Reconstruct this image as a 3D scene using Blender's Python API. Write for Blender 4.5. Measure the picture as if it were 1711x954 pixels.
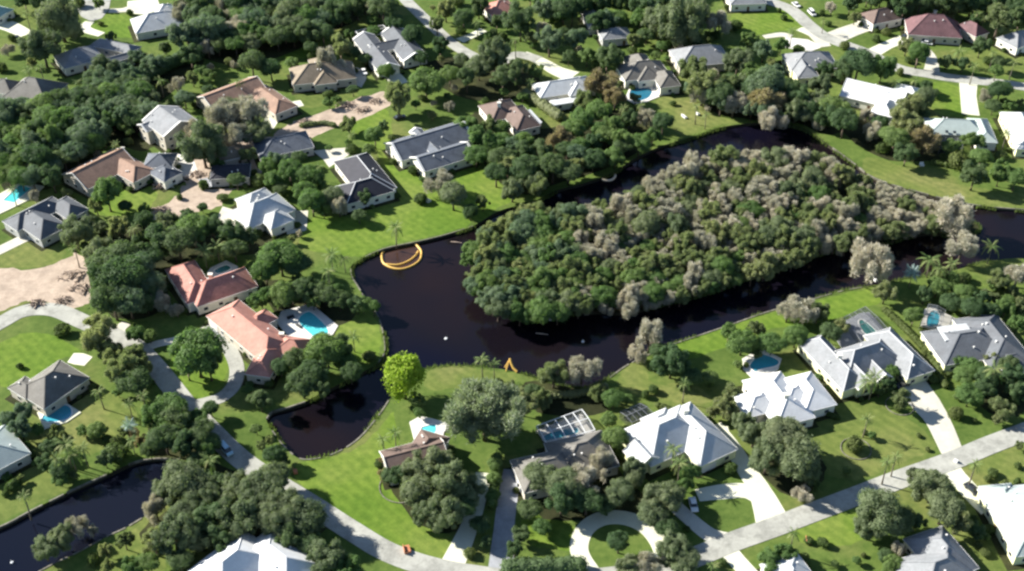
import bpy, math, random
import numpy as np
from mathutils import Vector, Matrix
from mathutils.geometry import delaunay_2d_cdt

R = math.radians
for o in list(bpy.data.objects):
    bpy.data.objects.remove(o)
C = bpy.context.scene
COL = C.collection

# ------------------------------------------------------------------ camera, sky, sun, exposure
CAM_H, PITCH, FPX = 234.0, R(38.0), 2050.0          # metres, downward tilt, focal length in photo pixels
cam = bpy.data.cameras.new('camera')
camo = bpy.data.objects.new('camera', cam)
COL.objects.link(camo)
camo.location = (0, 0, CAM_H)
camo.rotation_euler = (R(90) - PITCH, 0, 0)
cam.sensor_fit = 'HORIZONTAL'
cam.sensor_width = 36
cam.lens = FPX / 1711 * 36
cam.clip_start = 1
cam.clip_end = 8000
C.camera = camo

SUN_EL, SUN_AZ = R(31), R(20)       # sun to the left of the picture and a little beyond it
sdir = Vector((-math.cos(SUN_EL) * math.cos(SUN_AZ), math.cos(SUN_EL) * math.sin(SUN_AZ), math.sin(SUN_EL)))
w = bpy.data.worlds.new('World')
C.world = w
w.use_nodes = True
nt = w.node_tree
sky = nt.nodes.new('ShaderNodeTexSky')
sky.sky_type = 'NISHITA'
sky.sun_disc = False
sky.air_density = 0.75
sky.dust_density = 0.25
sky.ozone_density = 1.2
sky.sun_elevation = SUN_EL
sky.sun_rotation = math.atan2(sdir.x, sdir.y)
nt.links.new(sky.outputs[0], nt.nodes['Background'].inputs[0])
nt.nodes['Background'].inputs[1].default_value = 0.07
sl = bpy.data.lights.new('sun', 'SUN')
sl.energy = 5.0
sl.angle = R(0.55)
sl.color = (1.0, 0.955, 0.87)
so = bpy.data.objects.new('sun', sl)
COL.objects.link(so)
so.rotation_euler = sdir.to_track_quat('Z', 'Y').to_euler()
C.view_settings.view_transform = 'Standard'
C.view_settings.look = 'None'
C.view_settings.gamma = 1
C.view_settings.exposure = 1.4
C.render.engine = 'CYCLES'
try:
    C.cycles.filter_width = 2.5     # a slightly soft video frame
except Exception:
    pass

# ------------------------------------------------------------------ helpers
def P(u, v, z=0.0):
    """point of the place at height z that the photo shows at (u, v)"""
    x = (u - 855.5) / FPX
    y = -(v - 477.0) / FPX
    dy = math.cos(PITCH) + y * math.sin(PITCH)
    dz = -math.sin(PITCH) + y * math.cos(PITCH)
    t = (z - CAM_H) / dz
    return Vector((x * t, dy * t, z))

def S(v, z=0.0):
    """photo pixels per metre at image row v"""
    y = -(v - 477.0) / FPX
    dz = math.sin(PITCH) - y * math.cos(PITCH)
    return FPX * dz / (CAM_H - z)

def inpoly(x, y, poly):
    c = False
    n = len(poly)
    j = n - 1
    for i in range(n):
        xi, yi = poly[i][0], poly[i][1]
        xj, yj = poly[j][0], poly[j][1]
        if (yi > y) != (yj > y) and x < (xj - xi) * (y - yi) / (yj - yi) + xi:
            c = not c
        j = i
    return c

def smooth_line(pts, closed=False, n=5):
    out = []
    m = len(pts)
    rng = range(m if closed else m - 1)
    for i in rng:
        if closed:
            p0, p1, p2, p3 = pts[i - 1], pts[i], pts[(i + 1) % m], pts[(i + 2) % m]
        else:
            p0, p1, p2, p3 = pts[max(i - 1, 0)], pts[i], pts[i + 1], pts[min(i + 2, m - 1)]
        for k in range(n):
            t = k / n
            out.append(tuple(0.5 * ((2 * p1[a]) + (-p0[a] + p2[a]) * t + (2 * p0[a] - 5 * p1[a] + 4 * p2[a] - p3[a]) * t * t
                             + (-p0[a] + 3 * p1[a] - 3 * p2[a] + p3[a]) * t ** 3) for a in range(2)))
    if not closed:
        out.append(tuple(pts[-1][:2]))
    return out

class MB:
    def __init__(s):
        s.v, s.f, s.m = [], [], []
    def poly(s, pts, mi=0):
        b = len(s.v)
        s.v += [tuple(p) for p in pts]
        s.f.append(tuple(range(b, b + len(pts))))
        s.m.append(mi)
    def mesh(s, vs, fs, mi=0):
        b = len(s.v)
        s.v += [tuple(p) for p in vs]
        s.f += [tuple(i + b for i in f) for f in fs]
        s.m += [mi] * len(fs)
    def box(s, lo, hi, M=None, mi=0):
        x0, y0, z0 = lo
        x1, y1, z1 = hi
        vs = [Vector(p) for p in ((x0, y0, z0), (x1, y0, z0), (x1, y1, z0), (x0, y1, z0), (x0, y0, z1), (x1, y0, z1), (x1, y1, z1), (x0, y1, z1))]
        if M is not None:
            vs = [M @ p for p in vs]
        s.mesh(vs, [(0, 3, 2, 1), (4, 5, 6, 7), (0, 1, 5, 4), (1, 2, 6, 5), (2, 3, 7, 6), (3, 0, 4, 7)], mi)
    def bar(s, a, b, w_=0.15, h=0.15, mi=0):
        a, b = Vector(a), Vector(b)
        d = b - a
        L = d.length
        if L < 1e-4:
            return
        q = d.to_track_quat('X', 'Z').to_matrix().to_4x4()
        s.box((0, -w_ / 2, -h / 2), (L, w_ / 2, h / 2), Matrix.Translation(a) @ q, mi)
    def tube(s, pts, rads, n=6, mi=0):
        rings = []
        for i, p in enumerate(pts):
            p = Vector(p)
            d = (Vector(pts[min(i + 1, len(pts) - 1)]) - Vector(pts[max(i - 1, 0)])).normalized()
            q = d.to_track_quat('Z', 'Y')
            rings.append([p + q @ Vector((math.cos(2 * math.pi * k / n) * rads[i], math.sin(2 * math.pi * k / n) * rads[i], 0)) for k in range(n)])
        vs = [p for r in rings for p in r]
        fs = []
        for i in range(len(rings) - 1):
            for k in range(n):
                k2 = (k + 1) % n
                fs.append((i * n + k, i * n + k2, (i + 1) * n + k2, (i + 1) * n + k))
        fs.append(tuple(range(n))[::-1])
        fs.append(tuple((len(rings) - 1) * n + k for k in range(n)))
        s.mesh(vs, fs, mi)
    def data(s, name, mats, smooth=False):
        me = bpy.data.meshes.new(name)
        me.from_pydata(s.v, [], s.f)
        for m in (mats if isinstance(mats, (list, tuple)) else [mats]):
            me.materials.append(m)
        me.polygons.foreach_set('material_index', s.m)
        if smooth:
            me.polygons.foreach_set('use_smooth', [True] * len(s.f))
        me.update()
        return me
    def build(s, name, mats, parent=None, smooth=False, origin=None):
        if origin is not None:
            ox, oy, oz = origin
            s.v = [(x - ox, y - oy, z - oz) for x, y, z in s.v]
        o = bpy.data.objects.new(name, s.data(name, mats, smooth))
        COL.objects.link(o)
        if parent is not None:
            o.parent = parent
        elif origin is not None:
            o.location = origin
        return o

def put(name, me, parent=None, loc=(0, 0, 0), rot=(0, 0, 0), sc=(1, 1, 1)):
    o = bpy.data.objects.new(name, me)
    COL.objects.link(o)
    o.parent = parent
    o.location = loc
    o.rotation_euler = rot
    o.scale = sc
    return o

def tag(o, label=None, cat=None, group=None, kind=None):
    if label: o['label'] = label
    if cat: o['category'] = cat
    if group: o['group'] = group
    if kind: o['kind'] = kind
    return o

def thing(name, label, cat, loc=(0, 0, 0), rz=0, group=None):
    o = bpy.data.objects.new(name, None)
    o.empty_display_size = 0.5
    COL.objects.link(o)
    o.location = loc
    o.rotation_euler = (0, 0, rz)
    return tag(o, label, cat, group)

# ------------------------------------------------------------------ materials
def nodes(name):
    m = bpy.data.materials.new(name)
    m.use_nodes = True
    t = m.node_tree
    return m, t, t.nodes['Principled BSDF']

def add_noise(t, scale, detail=3, rough=0.55, coord='Object', wpos=False):
    if wpos:
        g = t.nodes.new('ShaderNodeNewGeometry')
        src = g.outputs['Position']
    else:
        g = t.nodes.new('ShaderNodeTexCoord')
        src = g.outputs[coord]
    n = t.nodes.new('ShaderNodeTexNoise')
    n.inputs['Scale'].default_value = scale
    n.inputs['Detail'].default_value = detail
    n.inputs['Roughness'].default_value = rough
    t.links.new(src, n.inputs['Vector'])
    return n

def ramp(t, fac, stops):
    r = t.nodes.new('ShaderNodeValToRGB')
    e = r.color_ramp.elements
    e[0].position, e[0].color = stops[0][0], (*stops[0][1], 1)
    e[1].position, e[1].color = stops[1][0], (*stops[1][1], 1)
    for p, c in stops[2:]:
        x = e.new(p)
        x.color = (*c, 1)
    t.links.new(fac, r.inputs[0])
    return r

def mix(t, a, b, fac, mode='MIX'):
    m = t.nodes.new('ShaderNodeMix')
    m.data_type = 'RGBA'
    m.blend_type = mode
    for sock, val in ((m.inputs[6], a), (m.inputs[7], b), (m.inputs[0], fac)):
        if hasattr(val, 'is_output') or isinstance(val, bpy.types.NodeSocket):
            t.links.new(val, sock)
        elif isinstance(val, (tuple, list)):
            sock.default_value = (*val, 1)
        else:
            sock.default_value = val
    return m.outputs[2]

def mat_var(name, col, var=0.18, scale=0.35, rough=0.8, fine=3.0, bump=0.0, dirt=None, dirt_amt=0.3, spec=0.3):
    """one surface with large blotches, fine grain and optional dirt"""
    m, t, b = nodes(name)
    n1 = add_noise(t, scale, 4, 0.6, wpos=True)
    lo = tuple(c * (1 - var) for c in col)
    hi = tuple(min(c * (1 + var), 0.95) for c in col)
    r1 = ramp(t, n1.outputs[0], [(0.3, lo), (0.7, hi)])
    n2 = add_noise(t, fine, 2, 0.6, wpos=True)
    r2 = ramp(t, n2.outputs[0], [(0.3, (1 - var,) * 3), (0.7, (1, 1, 1))])
    c = mix(t, r1.outputs[0], r2.outputs[0], 0.8, 'MULTIPLY')
    if dirt:
        n3 = add_noise(t, scale * 0.6 + 0.11, 5, 0.7, wpos=True)
        r3 = ramp(t, n3.outputs[0], [(0.48, (0, 0, 0)), (0.68, (dirt_amt,) * 3)])
        c = mix(t, c, dirt, r3.outputs[0])
    t.links.new(c, b.inputs['Base Color'])
    b.inputs['Roughness'].default_value = rough
    b.inputs['Specular IOR Level'].default_value = spec
    if bump:
        bp = t.nodes.new('ShaderNodeBump')
        bp.inputs['Strength'].default_value = bump
        bp.inputs['Distance'].default_value = 0.1
        t.links.new(n2.outputs[0], bp.inputs['Height'])
        t.links.new(bp.outputs[0], b.inputs['Normal'])
    return m

def mat_grass(name, a, b_, c_, patch=0.035):
    m, t, b = nodes(name)
    n1 = add_noise(t, patch, 3, 0.5, wpos=True)
    r1 = ramp(t, n1.outputs[0], [(0.35, a), (0.5, b_), (0.65, c_)])
    n2 = add_noise(t, 0.45, 4, 0.65, wpos=True)
    r2 = ramp(t, n2.outputs[0], [(0.3, (0.66, 0.74, 0.64)), (0.7, (1.2, 1.12, 1.1))])
    c1 = mix(t, r1.outputs[0], r2.outputs[0], 1.0, 'MULTIPLY')
    n3 = add_noise(t, 4.0, 2, 0.7, wpos=True)
    r3 = ramp(t, n3.outputs[0], [(0.3, (0.78, 0.8, 0.75)), (0.7, (1.1, 1.1, 1.1))])
    c2 = mix(t, c1, r3.outputs[0], 0.8, 'MULTIPLY')
    if name.startswith('lawn'):      # faint mowing lanes, bent by noise
        g_ = t.nodes.new('ShaderNodeNewGeometry'); wv = t.nodes.new('ShaderNodeTexWave')
        wv.bands_direction = 'DIAGONAL'; wv.inputs['Scale'].default_value = 0.16; wv.inputs['Distortion'].default_value = 2.5
        wv.inputs['Detail'].default_value = 1; wv.inputs['Detail Scale'].default_value = 0.2
        t.links.new(g_.outputs['Position'], wv.inputs['Vector'])
        r_ = ramp(t, wv.outputs['Fac'], [(0.3, (0.93, 0.94, 0.92)), (0.7, (1.05, 1.04, 1.03))])
        c2 = mix(t, c2, r_.outputs[0], 1.0, 'MULTIPLY')
    t.links.new(c2, b.inputs['Base Color'])
    b.inputs['Roughness'].default_value = 0.95
    b.inputs['Specular IOR Level'].default_value = 0.1
    bp = t.nodes.new('ShaderNodeBump')
    bp.inputs['Strength'].default_value = 0.5
    bp.inputs['Distance'].default_value = 0.15
    t.links.new(n3.outputs[0], bp.inputs['Height'])
    t.links.new(bp.outputs[0], b.inputs['Normal'])
    return m

def mat_leaf(name, a, b_, c_, transl=0.4):
    m, t, b = nodes(name)
    oi = t.nodes.new('ShaderNodeObjectInfo')
    r = ramp(t, oi.outputs['Random'], [(0.0, a), (0.5, b_), (1.0, c_)])
    n = add_noise(t, 2.6, 4, 0.7, coord='Object')
    r2 = ramp(t, n.outputs[0], [(0.28, (0.85, 0.9, 0.82)), (0.72, (1.85, 1.72, 1.62))])
    c = mix(t, r.outputs[0], r2.outputs[0], 1.0, 'MULTIPLY')
    t.links.new(c, b.inputs['Base Color'])
    b.inputs['Roughness'].default_value = 0.7
    b.inputs['Specular IOR Level'].default_value = 0.25
    if transl:
        tr = t.nodes.new('ShaderNodeBsdfTranslucent')
        c_t = mix(t, c, (1.45, 1.6, 1.0), 1.0, 'MULTIPLY')
        t.links.new(c_t, tr.inputs[0])
        ms = t.nodes.new('ShaderNodeMixShader')
        ms.inputs[0].default_value = transl
        t.links.new(b.outputs[0], ms.inputs[1])
        t.links.new(tr.outputs[0], ms.inputs[2])
        t.links.new(ms.outputs[0], t.nodes['Material Output'].inputs[0])
    return m

def mat_plain(name, col, rough=0.5, metal=0.0, spec=0.5):
    m, t, b = nodes(name)
    n = add_noise(t, 1.7, 3, 0.6)
    r = ramp(t, n.outputs[0], [(0.3, tuple(c * 0.86 for c in col)), (0.7, tuple(min(1, c * 1.06) for c in col))])
    t.links.new(r.outputs[0], b.inputs['Base Color'])
    b.inputs['Roughness'].default_value = rough
    b.inputs['Metallic'].default_value = metal
    b.inputs['Specular IOR Level'].default_value = spec
    return m

M = {}
M['grass'] = mat_grass('grass', (0.075, 0.118, 0.027), (0.1, 0.148, 0.035), (0.138, 0.16, 0.05))
M['lawn_bright'] = mat_grass('lawn_bright', (0.1, 0.172, 0.024), (0.122, 0.19, 0.03), (0.152, 0.205, 0.044))
M['lawn_olive'] = mat_grass('lawn_olive', (0.105, 0.14, 0.037), (0.132, 0.168, 0.046), (0.168, 0.182, 0.064))
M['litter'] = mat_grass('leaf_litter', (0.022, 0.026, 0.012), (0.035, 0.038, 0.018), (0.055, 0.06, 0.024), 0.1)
M['dirt'] = mat_var('bare_dirt', (0.42, 0.335, 0.26), 0.22, 0.25, 0.95, 1.6, 0.5, (0.22, 0.165, 0.12), 0.5)
M['bank'] = mat_var('bank_soil', (0.03, 0.027, 0.015), 0.3, 0.6, 0.95, 3)
M['asphalt'] = mat_var('pale_asphalt', (0.36, 0.36, 0.32), 0.16, 0.12, 0.9, 1.2, 0.15, (0.13, 0.13, 0.115), 0.6)
M['concrete'] = mat_var('pale_concrete', (0.52, 0.5, 0.42), 0.1, 0.3, 0.85, 3, 0.1, (0.36, 0.34, 0.27), 0.4)
M['white_conc'] = mat_var('white_concrete', (0.6, 0.6, 0.47), 0.07, 0.3, 0.8, 3, 0, (0.5, 0.48, 0.4), 0.3)
M['grey_pave'] = mat_var('grey_pavers', (0.3, 0.31, 0.33), 0.14, 0.5, 0.85, 4, 0.1)
M['deck'] = mat_var('pool_deck', (0.6, 0.58, 0.53), 0.08, 0.5, 0.75, 3)
M['seawall'] = mat_var('seawall_concrete', (0.2, 0.19, 0.15), 0.5, 0.7, 0.85, 2)
M['wall_white'] = mat_var('white_stucco', (0.72, 0.7, 0.6), 0.05, 0.5, 0.8)
M['wall_cream'] = mat_var('cream_stucco', (0.7, 0.7, 0.42), 0.05, 0.5, 0.8)
M['wall_beige'] = mat_var('beige_stucco', (0.5, 0.46, 0.38), 0.06, 0.5, 0.8)
M['wall_grey'] = mat_var('grey_stucco', (0.4, 0.4, 0.38), 0.06, 0.5, 0.8)
M['trim'] = mat_var('white_trim', (0.74, 0.73, 0.69), 0.05, 0.8, 0.6)
def roofm(key, col, dirt=(0.1, 0.1, 0.08), amt=0.25, var=0.12):
    m = M[key] = mat_var(key, col, var * 1.3, 0.35, 0.75, 1.4, 0.25, dirt, amt * 1.3)
    t = m.node_tree; b = t.nodes['Principled BSDF']
    old = b.inputs['Base Color'].links[0].from_socket
    g_ = t.nodes.new('ShaderNodeNewGeometry'); wv = t.nodes.new('ShaderNodeTexWave')
    wv.bands_direction = 'Z'; wv.inputs['Scale'].default_value = 1.35; wv.inputs['Distortion'].default_value = 0.6
    wv.inputs['Detail'].default_value = 2
    t.links.new(g_.outputs['Position'], wv.inputs['Vector'])
    r_ = ramp(t, wv.outputs['Fac'], [(0.25, (0.88, 0.88, 0.88)), (0.6, (1.03, 1.03, 1.03))])
    t.links.new(mix(t, old, r_.outputs[0], 1.0, 'MULTIPLY'), b.inputs['Base Color'])   # courses of tiles or shingles
roofm('roof_white', (0.5, 0.52, 0.525), (0.36, 0.37, 0.36), 0.35, 0.06)
roofm('roof_mint', (0.36, 0.42, 0.4), (0.26, 0.31, 0.3), 0.3, 0.06)
roofm('roof_pale', (0.225, 0.235, 0.245), (0.25, 0.25, 0.26), 0.35)
roofm('roof_grey', (0.125, 0.135, 0.148), (0.11, 0.11, 0.12), 0.4)
roofm('roof_warmgrey', (0.165, 0.157, 0.14), (0.12, 0.11, 0.09), 0.4)
roofm('roof_rust', (0.3, 0.19, 0.135), (0.18, 0.12, 0.09), 0.35)
roofm('roof_bright', (0.66, 0.67, 0.67), (0.5, 0.5, 0.5), 0.3, 0.05)
roofm('roof_tan', (0.23, 0.185, 0.13), (0.14, 0.12, 0.08), 0.4)
roofm('roof_brown', (0.155, 0.11, 0.092), (0.12, 0.08, 0.06), 0.4)
roofm('roof_slate', (0.115, 0.13, 0.155), (0.05, 0.055, 0.07), 0.4)
roofm('roof_black', (0.028, 0.029, 0.04), (0.05, 0.05, 0.06), 0.3)
roofm('roof_orange', (0.46, 0.22, 0.17), (0.3, 0.13, 0.095), 0.35, 0.1)
roofm('roof_red', (0.42, 0.19, 0.15), (0.2, 0.1, 0.08), 0.4, 0.15)
roofm('roof_maroon', (0.16, 0.085, 0.09), (0.08, 0.05, 0.055), 0.4, 0.15)
roofm('roof_teal', (0.3, 0.45, 0.4), (0.2, 0.3, 0.28), 0.3)
M['glass'] = mat_plain('window_glass', (0.03, 0.04, 0.05), 0.08)
M['garage'] = mat_plain('garage_door', (0.66, 0.64, 0.58), 0.5)
M['door'] = mat_plain('dark_door', (0.12, 0.07, 0.04), 0.5)
M['pool_cyan'] = mat_plain('pool_water_turquoise', (0.09, 0.52, 0.56), 0.06)
M['pool_blue'] = mat_plain('pool_water_blue', (0.02, 0.13, 0.2), 0.06)
M['pool_mid'] = mat_plain('pool_water_mid_blue', (0.05, 0.32, 0.42), 0.06)
M['pool_teal'] = mat_plain('pool_water_teal', (0.02, 0.16, 0.14), 0.06)
M['frame_white'] = mat_plain('white_aluminium', (0.7, 0.72, 0.72), 0.4)
M['frame_grey'] = mat_plain('bronze_aluminium', (0.2, 0.21, 0.22), 0.4)
M['bark'] = mat_var('bark', (0.13, 0.1, 0.075), 0.25, 1.5, 0.95, 6)
M['palm_bark'] = mat_var('palm_bark', (0.2, 0.17, 0.13), 0.25, 1.5, 0.95, 6)
M['leaf_o'] = mat_leaf('oak_leaves', (0.082, 0.112, 0.062), (0.105, 0.135, 0.076), (0.13, 0.155, 0.092))
M['leaf_d'] = mat_leaf('dark_green_leaves', (0.048, 0.088, 0.04), (0.066, 0.106, 0.048), (0.085, 0.12, 0.055))
M['leaf_b'] = mat_leaf('green_leaves', (0.07, 0.125, 0.042), (0.09, 0.148, 0.05), (0.112, 0.16, 0.058))
M['leaf_t'] = mat_leaf('blue_green_leaves', (0.072, 0.115, 0.072), (0.09, 0.135, 0.084), (0.11, 0.15, 0.095))
M['leaf_y'] = mat_leaf('lime_leaves', (0.15, 0.235, 0.018), (0.165, 0.245, 0.02), (0.18, 0.255, 0.03))
M['leaf_l'] = mat_leaf('olive_leaves', (0.115, 0.145, 0.076), (0.145, 0.172, 0.092), (0.175, 0.192, 0.108))
M['leaf_g'] = mat_leaf('bare_twigs', (0.29, 0.285, 0.24), (0.33, 0.32, 0.275), (0.37, 0.35, 0.305), 0.1)
M['leaf_f'] = mat_leaf('feathery_leaves', (0.15, 0.18, 0.13), (0.16, 0.19, 0.14), (0.17, 0.2, 0.15))
M['leaf_r'] = mat_leaf('russet_leaves', (0.17, 0.14, 0.1), (0.19, 0.16, 0.11), (0.22, 0.19, 0.13))
M['leaf_h'] = mat_leaf('shrub_leaves', (0.055, 0.09, 0.028), (0.075, 0.11, 0.036), (0.1, 0.125, 0.045))
M['frond'] = mat_leaf('palm_fronds', (0.09, 0.145, 0.05), (0.12, 0.165, 0.06), (0.16, 0.185, 0.08))
M['frond_blue'] = mat_leaf('silver_palm_fronds', (0.17, 0.24, 0.25), (0.19, 0.26, 0.27), (0.21, 0.28, 0.29))
M['boom'] = mat_plain('yellow_boom', (0.6, 0.37, 0.08), 0.5)
M['cream_boom'] = mat_plain('cream_boom', (0.75, 0.62, 0.45), 0.5)
M['paint_blue'] = mat_plain('pale_blue_paint', (0.42, 0.62, 0.72), 0.25)
M['paint_white'] = mat_plain('white_paint', (0.75, 0.75, 0.73), 0.25)
M['paint_dark'] = mat_plain('dark_paint', (0.03, 0.032, 0.036), 0.25)
M['paint_red'] = mat_plain('red_paint', (0.4, 0.06, 0.04), 0.35)
M['rubber'] = mat_plain('rubber', (0.02, 0.02, 0.02), 0.8)
M['log'] = mat_var('cut_wood', (0.42, 0.33, 0.26), 0.3, 1.5, 0.95, 5)
M['clay'] = mat_var('terracotta_things', (0.5, 0.2, 0.1), 0.2, 1.5, 0.9, 5)

# lake water: dark tannin-brown, faint ripples, different murk from place to place
m, t, b = nodes('lake_water')
n = add_noise(t, 0.012, 3, 0.5, wpos=True)
r = ramp(t, n.outputs[0], [(0.38, (0.003, 0.003, 0.009)), (0.5, (0.006, 0.0045, 0.0065)), (0.62, (0.011, 0.006, 0.006))])
t.links.new(r.outputs[0], b.inputs['Base Color'])
b.inputs['Roughness'].default_value = 0.12
b.inputs['IOR'].default_value = 1.33
n2 = add_noise(t, 0.8, 3, 0.6, wpos=True)
bp = t.nodes.new('ShaderNodeBump')
bp.inputs['Strength'].default_value = 0.12
bp.inputs['Distance'].default_value = 0.1
t.links.new(n2.outputs[0], bp.inputs['Height'])
t.links.new(bp.outputs[0], b.inputs['Normal'])
M['water'] = m
mb = m.copy(); mb.name = 'canal_water'
for e_, c_ in zip([n_ for n_ in mb.node_tree.nodes if n_.type == 'VALTORGB'][0].color_ramp.elements, ((0.003, 0.004, 0.010), (0.004, 0.0055, 0.012), (0.006, 0.007, 0.013))): e_.color = (*c_, 1)
M['water_blue'] = mb
m, t, b = nodes('turbid_water')
n = add_noise(t, 0.3, 3, 0.5, wpos=True)
r = ramp(t, n.outputs[0], [(0.3, (0.035, 0.018, 0.011)), (0.7, (0.06, 0.03, 0.018))])
t.links.new(r.outputs[0], b.inputs['Base Color'])
b.inputs['Roughness'].default_value = 0.15
M['turbid'] = m
# insect screen: half see-through mesh
m, t, b = nodes('insect_screen')
b.inputs['Base Color'].default_value = (0.05, 0.055, 0.06, 1)
tr = t.nodes.new('ShaderNodeBsdfTransparent')
ms = t.nodes.new('ShaderNodeMixShader')
ms.inputs[0].default_value = 0.32
t.links.new(tr.outputs[0], ms.inputs[1])
t.links.new(b.outputs[0], ms.inputs[2])
t.links.new(ms.outputs[0], t.nodes['Material Output'].inputs[0])
M['screen'] = m

# ------------------------------------------------------------------ ground, lakes, banks
LAKE = [(597,436),(640,416),(700,403),(745,392),(790,378),(835,352),(890,337),(930,318),(975,306),(1020,290),(1060,265),(1100,246),(1150,231),(1200,214),(1250,206),(1300,206),(1345,215),(1385,242),(1430,275),(1455,294),(1490,308),(1540,322),(1600,337),(1650,345),(1711,350),(1800,356),(1900,372),(1900,470),(1800,445),(1711,432),(1655,436),(1600,450),(1540,462),(1480,472),(1440,480),(1400,488),(1340,505),(1280,522),(1220,543),(1170,560),(1120,577),(1075,597),(1045,612),(1015,634),(980,648),(940,645),(900,634),(870,624),(840,617),(800,613),(760,611),(725,614),(700,622),(675,638),(652,665),(632,695),(600,732),(565,755),(530,766),(500,766),(475,746),(455,720),(445,700),(455,688),(480,681),(510,671),(540,655),(570,640),(605,622),(632,606),(642,590),(642,570),(638,548),(630,525),(612,503),(600,482),(588,462),(586,448)]
ISLAND = [(792,462),(800,428),(840,398),(900,384),(960,380),(1010,362),(1070,334),(1130,308),(1190,280),(1250,266),(1310,268),(1360,274),(1410,298),(1460,328),(1510,345),(1560,357),(1620,368),(1635,382),(1600,392),(1540,390),(1480,404),(1420,412),(1350,428),(1300,448),(1250,462),(1200,482),(1150,496),(1100,508),(1050,522),(1000,520),(930,524),(865,524),(825,512),(803,488)]
CANAL = [(-80,908),(0,880),(50,854),(100,829),(126,816),(178,793),(223,773),(262,766),(300,768),(318,790),(300,822),(270,845),(237,866),(210,882),(178,897),(130,923),(90,942),(60,958),(0,1000),(-80,1050)]
def world_poly(px, n=5):
    return [P(u, v) for u, v in smooth_line(px, True, n)]
W_LAKE, W_ISL, W_CAN = world_poly(LAKE), world_poly(ISLAND), world_poly(CANAL)

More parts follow.
